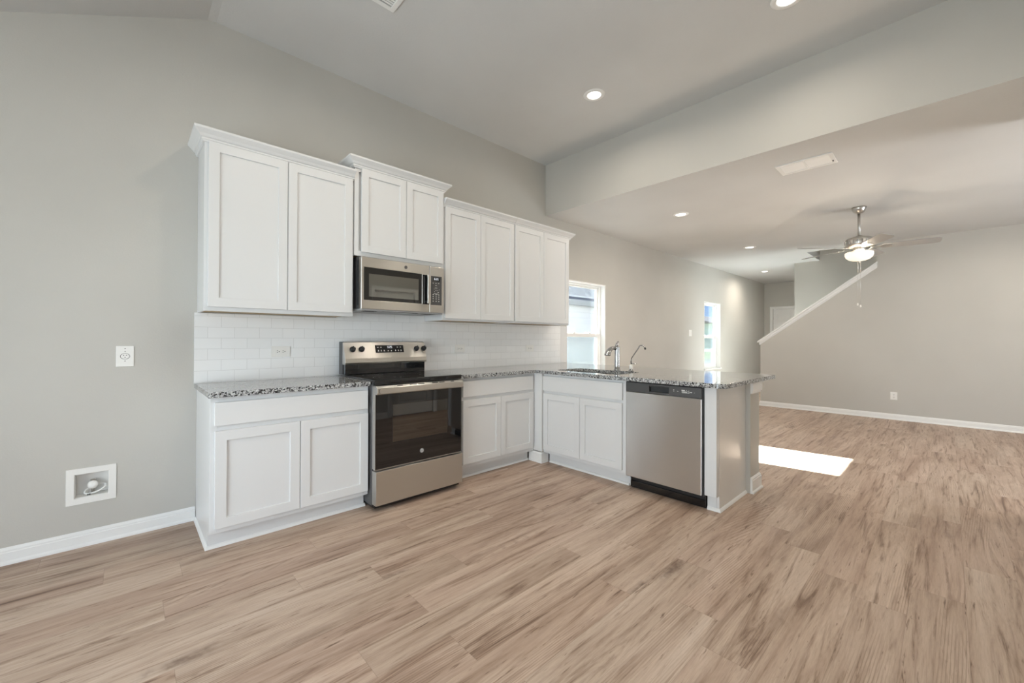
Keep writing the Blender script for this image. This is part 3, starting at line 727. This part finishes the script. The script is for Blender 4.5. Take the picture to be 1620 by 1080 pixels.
def digits(text, mp, a, z, w, h, d, mb):
    for ch in text:
        if ch == ':':
            for q in (.3, .7): mb.box(a, a+w*.18, d, d+.001, z+h*q-w*.09, z+h*q+w*.09, mp)
            a += w*.45; continue
        th = w*.22
        S_ = {'a': (0, w, h-th, h), 'b': (w-th, w, h/2, h), 'c': (w-th, w, 0, h/2), 'd': (0, w, 0, th), 'e': (0, th, 0, h/2), 'f': (0, th, h/2, h), 'g': (0, w, h/2-th/2, h/2+th/2)}
        for s_ in SEG[ch]:
            p0, p1, q0, q1 = S_[s_]; mb.box(a+p0, a+p1, d, d+.001, z+q0, z+q1, mp)
        a += w*1.35
    return mb

# ------------------------------------------------------------------ range
RX0, RX1 = .9365, 1.6915; rc = (RX0+RX1)/2
t = thing('range', 'freestanding stainless electric range with black glass top and oven door', 'range', (rc, -.36, 0))
mpR = mapN(0)
mb = MB(); mb.box(RX0, RX1, -.665, -.03, .035, .895); obj('body', mb, M_steeld, t, .003)
for xx in (RX0+.05, RX1-.05):
    for yy in (-.62, -.08): obj('levelling_foot', MB().lathe([(.02, 0), (.02, .012), (.009, .014), (.009, .036)], (xx, yy, 0), 16), M_black, t)
mb = MB(); mb.prism([(RX0, -.160, .925), (RX0, -.702, .925), (RX0, -.710, .918), (RX0, -.708, .893), (RX0, -.160, .8955)], (RX1-RX0, 0, 0)); ct = obj('cooktop', mb, M_bglass, t, .002)
for (bx, by, br_) in ((1.12, -.53, .105), (1.50, -.53, .085), (1.12, -.28, .08), (1.50, -.28, .10)):
    mb = MB(); n_ = 40
    for (ra, rb) in ((br_, br_-.002), (br_*.6, br_*.6-.0015)):
        vs = []
        for i in range(n_):
            a = 2*math.pi*i/n_; vs += [(bx+ra*math.cos(a), by+ra*math.sin(a), .9253), (bx+rb*math.cos(a), by+rb*math.sin(a), .9253)]
        mb.add(vs, [(2*i, 2*i+1, (2*i+3) % (2*n_), (2*i+2) % (2*n_)) for i in range(n_)])
    obj('burner_ring', mb, M_gray, ct)
# backguard: black riser, tilted stainless control panel
mb = MB(); mb.box(RX0+.006, RX1-.006, -.150, -.06, .9255, 1.02); rz = obj('riser', mb, M_bglass, t, .004)
mb = MB()
for i in range(6): mb.box(1.452+i*.011+(0 if i == 0 else .004), 1.452+i*.011+.007+(0 if i == 0 else .004), -.1515, -.1500, 1.004, 1.011 if i else 1.015)
obj('legend_print', mb, M_mark, rz)
mb = MB(); mb.prism([(RX0, -.06, 1.008), (RX0, -.168, 1.008), (RX0, -.176, 1.022), (RX0, -.172, 1.056), (RX0, -.124, 1.186), (RX0, -.112, 1.193), (RX0, -.06, 1.193)], (RX1-RX0, 0, 0))
bgd = obj('control_panel', mb, M_steelx, t, .003)
obj('panel_end_cap', B(RX0-.0008, RX0+.012, -.118, -.05, .926, 1.192), M_gray, t)
pn = Vector((0, -.130, -.048)).normalized(); pz = Vector((0, -.048, .130)).normalized() * -1
pz = Vector((0, .048, .130)).normalized(); pn = Vector((0, -.130, .048)).normalized()
PO = Vector((0, -.172, 1.056))
mpP = lambda a, d, z: tuple(PO + pz*z - pn*d + Vector((a, 0, 0)))
dsp = obj('display', MB().box(1.205, 1.470, -.0025, .001, .046, .112, mpP), M_bglass, t, .001)
mb = MB(); digits('6:25', mpP, 1.318, .086, .010, .019, -.0035, mb); obj('display_digits', mb, M_digit, dsp)
mb = MB()
for i, a in enumerate((1.226, 1.252, 1.279, 1.316, 1.345, 1.385, 1.412, 1.438)):
    h = .010 if i not in (3, 4) else .006
    mb.box(a, a+.007, -.0032, -.002, .060, .060+h, mpP); mb.box(a-.003, a+.010, -.0032, -.002, .0575, .0595, mpP)
for a in (1.222, 1.250, 1.405, 1.434): mb.box(a, a+.012, -.0032, -.002, .091, .096, mpP)
obj('legend_print', mb, M_mark, dsp)
for a in (1.008, 1.083, 1.599, 1.676-.002):
    c_ = mpP(a, 0, .078); kb = MB().lathe([(.0235, 0), (.024, .006), (.020, .010), (.0185, .026), (.017, .028), (0, .0285)], c_, 24, pn)
    ko = obj('knob', kb, M_black, t)
    g_ = MB().box(a-.0045, a+.0045, -.040, -.020, .062, .096, mpP); obj('grip', g_, M_black, ko, .0015)
    mk = MB().box(a-.0012, a+.0012, -.0415, -.040, .084, .095, mpP); obj('pointer_print', mk, M_mark, ko)
# oven door
df = -.712
mb = plate(RX0+.003, RX1-.003, .296, .823, 0, .045, [(1.075, 1.555, .470, .740)], mapN(df)); od = obj('oven_door', mb, M_bglass, t, .003)
obj('window_glass', B(1.073, 1.557, df+.003, df+.006, .468, .742), M_ovenglass, od)
mb = MB(); mb.box(1.06, 1.57, df+.34, df+.35, .45, .76); obj('oven_cavity', mb, M_gray, t)
mb = MB()
for z in (.53, .66):
    mb.cyl((1.07, df+.06, z), (1.56, df+.06, z), .003, n=8); mb.cyl((1.07, df+.30, z), (1.56, df+.30, z), .003, n=8)
    for i in range(12): mb.cyl((1.09+i*.0409, df+.06, z), (1.09+i*.0409, df+.30, z), .0018, n=6)
obj('oven_rack', mb, M_chrome, t)
mb = MB(); mb.box(RX0+.0005, RX0+.0028, df-.001, df+.04, .296, .885); mb.box(RX1-.0028, RX1-.0005, df-.001, df+.04, .296, .885); mb.box(RX0+.003, RX1-.003, df-.002, df+.03, .291, .2955)
obj('door_edge_trim', mb, M_steelx, od)
mb = MB(); mb.prism([(RX0+.001, -.690, .886), (RX0+.001, -.722, .885), (RX0+.001, -.738, .870), (RX0+.001, -.739, .832), (RX0+.001, -.733, .824), (RX0+.001, -.690, .824)], (RX1-RX0-.002, 0, 0))
hd = obj('door_handle', mb, M_steelx, t, .003)
mb = MB()
for (u0, w_) in ((1.098, .045), (1.20, .06), (1.270, .055), (1.395, .052), (1.46, .05), (1.57, .03)):
    mb = MB(); mb.prism([(u0, -.7265, .8825), (u0, -.7325, .8770), (u0, -.7315, .8760), (u0, -.7255, .8815)], (w_, 0, 0)); obj('vent_slot', mb, M_slot, hd)

mb = MB()
mb.box(RX0+.018, RX0+.021, -.7405, -.738, .836, .862); mb.box(RX0+.021, RX0+.026, -.7405, -.738, .859, .862); mb.box(RX0+.021, RX0+.026, -.7405, -.738, .836, .839)
obj('bracket_mark', mb, M_slot, hd)
emblem(mapN(df), 1.316, .368, .016, -.003, od, M_mark, M_gray)
dw = obj('storage_drawer', B(RX0+.001, RX1-.001, -.729, -.667, .045, .284), M_steelx, t, .004)
obj('base_skirt', B(RX0+.01, RX1-.01, -.69, -.10, .018, .044), M_black, t)

# ------------------------------------------------------------------ microwave
MX0, MX1 = .967, 1.723; MZ0, MZ1 = 1.447, 1.8475; mf = -.400
t = thing('microwave', 'stainless over-the-range microwave mounted under the short wall cabinet', 'microwave', ((MX0+MX1)/2, -.2, MZ0))
obj('body', B(MX0+.004, MX1-.004, mf+.045, -.02, MZ0+.004, MZ1+.010), M_gray, t, .003)
mb = MB()
for i in range(3): mb.box(MX0+.0005, MX0+.004, mf+.05+i*.012, mf+.057+i*.012, MZ0+.03, MZ1-.02)
obj('side_vent', mb, M_slot, t)
mb = plate(MX0, 1.575, MZ0, MZ1, 0, .042, [(.990, 1.503, 1.517, 1.769)], mapN(mf)); dr = obj('door', mb, M_steelx, t, .004, 3)
mb = MB(); mb.box(.989, 1.504, mf+.002, mf+.02, 1.516, 1.770); wi = obj('door_window', mb, M_bglass, dr, .002)
obj('mesh_window', B(1.030, 1.470, mf+.0016, mf+.004, 1.545, 1.722), M_ovenw, wi)
mb = MB(); mb.box(1.538, 1.570, mf-.036, mf-.018, 1.519, 1.766)
hb = obj('handle', mb, M_steelx, dr, .006, 3)
for z_ in (1.522, 1.742): obj('handle_post', B(1.545, 1.565, mf-.019, mf+.002, z_, z_+.022), M_black, hb)
obj('handle_recess', B(1.506, 1.572, mf-.0006, mf+.001, 1.514, 1.766), M_bglass, dr)
mb = plate(1.578, MX1, MZ0, MZ1, 0, .042, [], mapN(mf)); cp = obj('control_side', mb, M_steelx, t, .004, 3)
pad = obj('keypad', B(1.588, 1.701, mf-.0015, mf+.002, 1.513, 1.765), M_gray, cp, .001)
mpK = mapN(mf-.0015)
obj('display', B(1.612, 1.682, mf-.0025, mf-.001, 1.722, 1.755), M_bglass, pad)
mb = MB(); digits('6:25', mpK, 1.622, 1.731, .010, .017, -.0022, mb); obj('display_digits', mb, M_digit, pad)
mb = MB()
for j, z in enumerate((1.603, 1.585, 1.567, 1.546)):
    for a in (1.612, 1.642, 1.670): mb.box(a-.005, a+.005, -.0006, .0004, z-.003, z+.004, mpK)
for (a, z, w_) in ((1.612, 1.703, .012), (1.64, 1.703, .012), (1.668, 1.704, .014), (1.641, 1.684, .016), (1.641, 1.662, .024), (1.625, 1.628, .008), (1.664, 1.625, .012), (1.64, 1.642, .008), (1.676, 1.648, .006), (1.64, 1.611, .05), (1.622, 1.652, .004), (1.658, 1.641, .005)):
    mb.box(a-w_/2, a+w_/2, -.0006, .0004, z-.002, z+.002, mpK)
obj('legend_print', mb, M_mark, pad)
emblem(mapN(mf), 1.347, 1.808, .014, -.002, dr, M_steeld, M_gray)
bt = obj('bottom_panel', B(MX0+.006, MX1-.006, mf+.01, -.03, MZ0-.012, MZ0+.003), M_under, t, .002)
mb = MB(); mb.prism([(1.15, mf+.016, MZ0-.0125), (1.47, mf+.016, MZ0-.0125), (1.435, mf+.07, MZ0-.0125), (1.18, mf+.07, MZ0-.0125)], (0, 0, -.003)); obj('lamp_recess', mb, M_bglass, bt)
mb = MB()
for i in range(8): mb.box(1.02+i*.013, 1.028+i*.013, mf+.04, mf+.12, MZ0-.0135, MZ0-.0118); mb.box(1.56+i*.013, 1.568+i*.013, mf+.04, mf+.12, MZ0-.0135, MZ0-.0118)
obj('vent_grille', mb, M_slot, bt)

# ------------------------------------------------------------------ dishwasher
DY0, DY1 = -2.243, -1.634; xd = 2.672; mpD = mapW(xd)
t = thing('dishwasher', 'stainless dishwasher built into the peninsula beside the sink cabinet', 'dishwasher', (2.95, (DY0+DY1)/2, 0))
obj('tub', B(XP+.03, 3.27, DY0+.008, DY1-.008, .09, .868), M_black, t)
dr = obj('door_panel', MB().box(DY0+.004, DY1-.004, 0, .05, .108, .795, mpD), M_steely, t, .005, 3)
mb = plate(DY0+.004, DY1-.004, .797, .874, 0, .05, [(-1.998, -1.838, .812, .858)], mpD); cp = obj('control_strip', mb, M_gray, t, .003)
mb = MB(); mb.box(-1.998, -1.838, .035, .045, .812, .858, mpD); mb.box(-1.998, -1.838, .006, .035, .850, .858, mpD); obj('pocket_handle', mb, M_slot, cp)
mb = MB()
for (a0, a1, z0, z1) in ((-2.040, -2.034, .842, .848), (-2.040, -2.034, .832, .838), (-2.072, -2.062, .834, .838), (-2.120, -2.095, .842, .849), (-2.135, -2.128, .847, .849), (-2.152, -2.144, .845, .847), (-2.152, -2.098, .827, .830), (-2.152, -2.098, .837, .8395), (-2.152, -2.149, .83, .837), (-2.101, -2.098, .83, .837), (-2.136, -2.104, .8315, .835), (-2.172, -2.158, .833, .838), (-2.19, -2.185, .834, .836)):
    mb.box(a0, a1, -.0008, .0005, z0, z1, mpD)
obj('legend_print', mb, M_mark, cp)
obj('toe_panel', MB().box(DY0+.002, DY1-.012, .075, .09, .0, .088, mpD), M_black, t, .002)
mb = MB(); mb.box(DY0+.002, DY1-.012, .062, .0745, .006, .060, mpD); obj('lower_kick', mb, M_bglass, t, .004)
obj('side_seal', MB().box(DY0-.004, DY0+.0035, .012, .05, .10, .878, mpD), M_black, t)

# ------------------------------------------------------------------ wall plates
def receptacle(mb_face, mb_slot, mp, ca, cz, horiz, d):
    hx_, hz_ = (.0145, .017) if not horiz else (.017, .0145)
    pts = rrect(ca, cz, hx_, hz_, .010, 5)
    v_ = Vector(mp(0, d+.004, 0))-Vector(mp(0, d, 0))
    mb_face.prism([mp(a, d-.002, z) for a, z in pts], v_)
    rot = (lambda a, z: (ca+a, cz+z)) if not horiz else (lambda a, z: (ca-z, cz+a))
    for (a, z, w_, h_) in ((-.006, .004, .0014, .0045), (.006, .004, .0014, .0035), (0, -.008, .003, .003)):
        q = rot(a, z); ww, hh = (w_, h_) if not horiz else (h_, w_)
        mb_slot.box(q[0]-ww, q[0]+ww, d-.0026, d-.001, q[1]-hh, q[1]+hh, mp)
def outlet(label, mp, ca, cz, horiz, w, h, loc, group, d0=0.0, parent=None):
    t = thing('outlet', label, 'outlet', loc, group)
    obj('cover_plate', MB().box(ca-w/2, ca+w/2, d0-.006, d0, cz-h/2, cz+h/2, mp), M_plastic, t, .002)
    for s_ in (-1, 1):
        q = (ca+s_*.0195, cz) if horiz else (ca, cz+s_*.0195)
        f_ = MB(); s2 = MB(); receptacle(f_, s2, mp, q[0], q[1], horiz, d0-.006)
        fo = obj('receptacle', f_, M_plastic, t, .0006); obj('slot_print', s2, M_slot, fo)
    sc_ = MB().lathe([(.003, 0), (.003, .001)], mp(ca, d0-.006, cz), 10, Vector(mp(0, -1, 0))-Vector(mp(0, 0, 0))); obj('screw', sc_, M_plastic, t)
    return t
GO = 'outlets on the tile backsplash'
o1 = outlet('white horizontal outlet on the backsplash left of the range', mapN(-.012), .510, 1.1185, True, .130, .080, (.510, -.012, 1.1185), GO)
def copy_tree(o_, loc, label):
    c = o_.copy(); C.objects.link(c); c.location = loc; c['label'] = label
    for ch in list(o_.children):
        d = ch.copy(); C.objects.link(d); d.parent = c
        for g_ in list(ch.children):
            q = g_.copy(); C.objects.link(q); q.parent = d
    return c
for loc, lb in (((2.186, -.012, 1.119), 'white horizontal outlet on the backsplash just right of the range'), ((3.232, -.012, 1.110), 'small white outlet at the window end of the backsplash')):
    copy_tree(o1, loc, lb)
outlet('white outlet low on the long stair wall', mapW(XS), -2.855, .365, False, .078, .118, (XS, -2.855, .365), None)
# single range-type receptacle on the bare wall
t = thing('outlet', 'white single-socket outlet alone on the bare wall left of the cabinets', 'outlet', (-.356, 0, 1.104))
obj('cover_plate', B(-.397, -.315, -.006, 0, 1.041, 1.168), M_plastic, t, .002)
mb = MB(); pts = [(-.356+.020*math.cos(2*math.pi*i/24), 1.104+.0165*math.sin(2*math.pi*i/24)) for i in range(24)]
mb.prism([(x, -.008, z) for x, z in pts], (0, .003, 0)); fo = obj('receptacle', mb, M_plastic, t, .0006)
mb = MB()
for i in range(24):
    a, b2 = 2*math.pi*i/24, 2*math.pi*(i+1)/24
    vs = [(-.356+rr*math.cos(q)*.020, -.0064, 1.104+rr*math.sin(q)*.0165) for q in (a, b2) for rr in (1.0, 1.13)]; mb.add(vs, [(0, 1, 3, 2)])
mb.box(-.3645, -.3605, -.0086, -.007, 1.107, 1.113); mb.box(-.3515, -.3475, -.0086, -.007, 1.107, 1.113); mb.box(-.3585, -.3535, -.0086, -.007, 1.095, 1.100); obj('slot_print', mb, M_slot, fo)
mb = MB()
for z in (1.151, 1.134, 1.075): mb.lathe([(.0028, 0), (.0028, .001)], (-.356, -.006, z), 10, (0, -1, 0))
obj('screw', mb, M_gray, t)
# rocker switch plate
t = thing('switch_plate', 'white rocker switch plate on the living room wall between the two windows', 'switch', (7.806, 0, 1.353))
obj('cover_plate', B(7.748, 7.864, -.006, 0, 1.292, 1.414), M_plastic, t, .002)
for xx in (7.783, 7.829): obj('rocker', B(xx-.0165, xx+.0165, -.010, -.0055, 1.320, 1.386), M_plastic, t, .002)
# recessed water valve box
t = thing('water_valve_box', 'white framed recessed water valve box low on the left wall', 'valve box', (-.496, 0, .35))
x0, x1, z0, z1 = WB
obj('frame', plate(-.602, -.390, .246, .454, -.006, 0, [WB], mapN(0)), M_plastic, t, .0015)
mb = MB(); mb.box(x0, x0+.003, .0005, .075, z0, z1); mb.box(x1-.003, x1, .0005, .075, z0, z1); mb.box(x0+.003, x1-.003, .0005, .075, z0, z0+.003); mb.box(x0+.003, x1-.003, .0005, .075, z1-.003, z1); mb.box(x0+.003, x1-.003, .075, .08, z0, z1)
obj('box_liner', mb, M_plastic, t)
cx_ = -.492
mb = MB(); mb.cyl((cx_, .045, z0+.003), (cx_, .045, .345), .009); mb.lathe([(.017, 0), (.017, .014), (.012, .016), (.012, .04)], (cx_, .045, .330), 20); mb.cyl((cx_, .045, .345), (cx_, .008, .345), .010); obj('valve', mb, M_nickel, t)
obj('valve_handle', MB().lathe([(.022, 0), (.024, .004), (.022, .010), (.008, .012)], (cx_, .016, .345), 16, (0, -1, .2)), M_plastic, t)
mb = MB(); pts = []
for i in range(25):
    a = 2*math.pi*i/24; pts.append((-.482+.05*math.cos(a)*.9, .03+.012*math.sin(a), .315+.022*math.sin(a+.6)))
mb.tube(pts, .0055, 8); obj('coiled_hose', mb, M_vinyl, t)
mb = MB(); mb.lathe([(.004, 0), (.004, .002)], (-.512, .0005, z0+.012), 10, (0, -1, 0)); mb.lathe([(.004, 0), (.004, .002)], (-.504, .0005, z0+.013), 10, (0, -1, 0)); obj('drain_hole', mb, M_slot, t)

# ------------------------------------------------------------------ ceiling lamps, vents
def spot(parent, loc, power, r_=.06):
    d = bpy.data.lights.new('downlight_lamp', 'AREA'); d.shape = 'DISK'; d.size = 2*r_; d.energy = power; d.color = (1.0, .90, .77); d.spread = R(165)
    o_ = bpy.data.objects.new('downlight_lamp', d); C.objects.link(o_); o_.parent = parent; o_.location = loc
def downlight(x, y, z, label, group, power):
    t = thing('recessed_downlight', label, 'light', (x, y, z), group)
    obj('trim_ring', MB().lathe([(.059, -.001), (.0605, -.006), (.066, -.0085), (.088, -.006), (.094, -.001), (.094, .0)], (x, y, z), 40, cap=False), M_white, t)
    obj('lens', MB().lathe([(.0, -.0032), (.0592, -.0032)], (x, y, z), 40, cap=False), M_lens, t)
    spot(t, (0, 0, -.014), power)
GK, GL = 'kitchen downlights', 'living room downlights'
downlight(2.721, -1.288, HK, 'round lit downlight in the kitchen ceiling above the sink peninsula', GK, DOWN_W)
downlight(2.755, -2.735, HK, 'lit kitchen ceiling downlight cut by the top edge of the photo', GK, DOWN_W)
for x, y, lb in ((.66, -1.34, 'lit kitchen downlight beside the slotted ceiling vent and the ceiling crease'), (.66, -2.72, 'lit kitchen downlight by the ceiling crease on the side away from the range'), (1.72, -2.06, 'lit kitchen downlight in the middle of the flat kitchen ceiling')):
    downlight(x, y, HK, lb, GK, DOWN_W)
downlight(4.706, -1.187, HL, 'lit downlight in the living room ceiling nearest the kitchen header', GL, DOWN_W*1.2)
downlight(7.336, -1.179, HL, 'second lit living room downlight from the header', GL, DOWN_W*1.2)
downlight(10.264, -.628, HL, 'farthest small lit downlight near the stairwell and entry door', GL, DOWN_W*2.4)
for x, y, lb in ((4.706, -4.2, 'lit living room downlight beyond the fan on the kitchen side'), (7.336, -4.2, 'lit living room downlight beyond the fan beside the stair wall')):
    downlight(x, y, HL, lb, GL, DOWN_W*1.2)

def vent(name, label, x0, x1, y0, y1, z, along, split):
    t = thing(name, label, 'vent', ((x0+x1)/2, (y0+y1)/2, z))
    mz = lambda a, d, b_: (a, b_, z-d)
    b = .032
    hol = [(x0+b, x1-b, y0+b, (y0+y1)/2-.008), (x0+b, x1-b, (y0+y1)/2+.008, y1-b)] if split else [(x0+b, x1-b, y0+b, y1-b)]
    obj('frame', plate(x0, x1, y0, y1, 0, .010, hol, mz), M_white, t, .003)
    obj('duct_opening', B(x0+b-.004, x1-b+.004, y0+b-.004, y1-b+.004, z-.0015, z-.0005), M_slot, t)
    for h_i, (a0, a1, b0, b1) in enumerate(hol):
        mb = MB(); n_ = int(((a1-a0) if along == 'y' else (b1-b0))/.019)
        for i in range(n_):
            if along == 'y':
                xx = a0+.004+i*(a1-a0-.004)/n_
                mb.add([(xx, b0, z-.002), (xx+.0115, b0, z-.009), (xx+.0115, b1, z-.009), (xx, b1, z-.002), (xx+.001, b0, z-.001), (xx+.0125, b0, z-.008), (xx+.0125, b1, z-.008), (xx+.001, b1, z-.001)], [(0, 1, 2, 3), (4, 7, 6, 5), (0, 4, 5, 1), (1, 5, 6, 2), (2, 6, 7, 3), (3, 7, 4, 0)])
            else:
                yy = b0+.004+i*(b1-b0-.004)/n_
                mb.add([(a0, yy, z-.002), (a0, yy+.0085, z-.009), (a1, yy+.0085, z-.009), (a1, yy, z-.002), (a0, yy+.001, z-.001), (a0, yy+.0095, z-.008), (a1, yy+.0095, z-.008), (a1, yy+.001, z-.001)], [(0, 1, 2, 3), (4, 7, 6, 5), (0, 4, 5, 1), (1, 5, 6, 2), (2, 6, 7, 3), (3, 7, 4, 0)])
        obj('louvres', mb, M_white, t)
    return t
t = vent('ceiling_vent', 'white rectangular supply vent in the living room ceiling near the header', 3.925, 4.195, -2.782, -2.376, HL, 'y', True)
obj('damper_lever', MB().box(4.10, 4.115, -2.765, -2.757, HL-.020, HL-.010), M_gray, t, .001)
vent('ceiling_vent', 'white slotted ceiling vent cut by the top edge of the photo', .50, .953, -1.22, -.920, HK, 'x', False)

# ------------------------------------------------------------------ ceiling fan
fxx, fyy = 5.953, -2.723
t = thing('ceiling_fan', 'brushed nickel five-blade ceiling fan with a lit glass bowl', 'fan', (fxx, fyy, HL))
c = (fxx, fyy, 0)
obj('canopy', MB().lathe([(.028, 2.700), (.037, 2.706), (.057, 2.725), (.067, 2.755), (.069, HL-.0005)], c, 36), M_nickel, t)
obj('downrod', MB().cyl((fxx, fyy, 2.415), (fxx, fyy, 2.705), .0135, n=20), M_nickel, t)
mh = obj('motor_housing', MB().lathe([(.02, 2.44), (.036, 2.437), (.042, 2.428), (.10, 2.416), (.124, 2.402), (.129, 2.388), (.129, 2.336), (.120, 2.318), (.10, 2.308), (.06, 2.303)], c, 48), M_nickel, t)
mb = MB()
for i in range(20):
    a = 2*math.pi*i/20; d_ = Vector((math.cos(a), math.sin(a), 0)); s_ = Vector((-math.sin(a), math.cos(a), 0)); q = Vector(c)+d_*.1265
    mb.prism([q+s_*.004+Vector((0, 0, 2.342)), q-s_*.004+Vector((0, 0, 2.342)), q-s_*.004+Vector((0, 0, 2.382)), q+s_*.004+Vector((0, 0, 2.382))], d_*.0065)
obj('housing_ribs', mb, M_chrome, mh)
obj('light_fitter', MB().lathe([(.055, 2.305), (.060, 2.295), (.055, 2.27), (.050, 2.258), (.045, 2.252)], c, 36), M_nickel, t)
M_blade = painted('silver_fan_blade', (.36, .35, .335, 1), .38, 0, 8, .03)
for k_ in range(5):
    a = R(-10+72*k_); d_ = Vector((math.cos(a), math.sin(a), 0)); s0 = Vector((-math.sin(a), math.cos(a), 0)); tl = R(-14)
    s_ = s0*math.cos(tl)+Vector((0, 0, 1))*math.sin(tl); n_ = d_.cross(s_)
    o_ = Vector((fxx, fyy, 2.297))
    prof = [(.20, -.048), (.24, -.056), (.45, -.066), (.60, -.069), (.64, -.066), (.662, -.050), (.667, .0), (.662, .050), (.64, .066), (.60, .069), (.45, .066), (.24, .056), (.20, .048)]
    mb = MB().prism([o_+d_*r_+s_*w_ - n_*.003 for r_, w_ in prof], n_*.006)
    bl = obj('blade', mb, M_blade, t, .0015)
    mb = MB().prism([o_+d_*r_+s_*w_ - n_*.0065 for r_, w_ in ((.10, -.016), (.17, -.013), (.20, -.035), (.27, -.030), (.285, 0), (.27, .030), (.20, .035), (.17, .013), (.10, .016))], n_*.0034)
    obj('blade_iron', mb, M_nickel, bl, .001)
obj('light_bowl', MB().lathe([(.118, 2.250), (.128, 2.244), (.131, 2.234), (.130, 2.214), (.121, 2.190), (.100, 2.168), (.07, 2.154), (.03, 2.1465), (.0, 2.145)], c, 48, cap=False), M_bowl, t)
obj('finial', MB().lathe([(.010, 2.1435), (.014, 2.136), (.010, 2.126), (.0, 2.122)], c, 20), M_nickel, t)
for dx, zb in ((-.016, 1.655), (.016, 1.635)):
    px, py = fxx+dx*rt.x, fyy+dx*rt.y
    ch = obj('pull_chain', MB().cyl((px, py, zb), (px, py, 2.15), .0014, n=8), M_nickel, t)
    obj('chain_sleeve', MB().cyl((px, py, 2.01), (px, py, 2.145), .0045, n=12), M_nickel, ch)
    obj('chain_pull', MB().lathe([(.002, .03), (.006, .022), (.0075, .008), (.004, 0)], (px, py, zb-.03), 12), M_plastic, ch)
sl = bpy.data.lights.new('stairwell_fill', 'AREA'); sl.shape = 'DISK'; sl.size = .3; sl.energy = 14; sl.color = (1, .96, .9)  # unseen fill added above the stairs to brighten the dark opening
so = bpy.data.objects.new('stairwell_fill', sl); C.objects.link(so); so.location = (9.05, -3.2, 5.27)
d = bpy.data.lights.new('fan_lamp', 'POINT'); d.energy = FAN_W; d.color = (1, .88, .70); d.shadow_soft_size = .025
o_ = bpy.data.objects.new('fan_lamp', d); C.objects.link(o_); o_.parent = t; o_.location = (0, 0, 2.215-HL)

# ------------------------------------------------------------------ outdoors
struct('ground_outside', B(-30, 24, .15, 14, -.35, -.30), M_path)
struct('lawn_outside', B(24.01, 160, -20, 140, -.36, -.31), M_grass)
struct('street_outside', B(27.5, 33.5, -20, 60, -.31, -.302), M_asphalt)
t = thing('neighbour_house', 'white lap-sided neighbouring house with grey shingle roof outside the near window', 'house', (6, 5.6, -.3))
mb = MB()
for i in range(12):
    z = .40+i*.2; mb.prism([(-4, 5.60, z), (-4, 5.550, z), (-4, 5.590, z+.2), (-4, 5.60, z+.2)], (22.5, 0, 0))
mb.box(-4, 18.5, 5.60, 5.7, .40, 2.8); mb.box(18.4, 18.5, 5.7, 13, .4, 2.8); mb.box(-4, -3.9, 5.7, 13, .4, 2.8)
obj('siding', mb, M_siding, t)
obj('foundation', B(-4, 18.5, 5.58, 5.7, -.3, .40), M_concrete, t)
mb = MB(); mb.prism([(-4.4, 5.25, 2.58), (-4.4, 9.5, 4.75), (-4.4, 13.7, 2.58), (-4.4, 13.7, 2.50), (-4.4, 9.5, 4.66), (-4.4, 5.25, 2.50)], (23.3, 0, 0)); obj('roof', mb, M_shingle, t)
mb = MB(); mb.box(-4.4, 18.9, 5.18, 5.28, 2.40, 2.56); obj('gutter', mb, M_fascia, t, .01)
obj('soffit', B(-4.4, 18.9, 5.28, 5.62, 2.44, 2.47), M_fascia, t)
t = thing('distant_house', 'pale distant house with a low grey roof seen through the far window', 'house', (64, 22, -.3))
bx, by = 63.0, 21.5
mb = MB(); mb.box(bx-8, bx+8, by-4.5, by+4, -.3, 3.4); obj('wall', mb, M_distwall, t)
mb = MB(); mb.prism([(bx-8.6, by-5.0, 3.35), (bx-8.6, by-.4, 4.75), (bx-8.6, by+4.4, 3.35)], (17.2, 0, 0)); obj('roof', mb, M_distroof, t)
for dy in (-2.5, .2, 2.2): obj('window', B(bx-8.05, bx-7.98, by+dy, by+dy+1.1, .9, 2.3), M_darkwin, t)
for dx in (-6, -2, 2, 5): obj('window', B(bx+dx, bx+dx+1.1, by-4.55, by-4.48, .9, 2.3), M_darkwin, t)
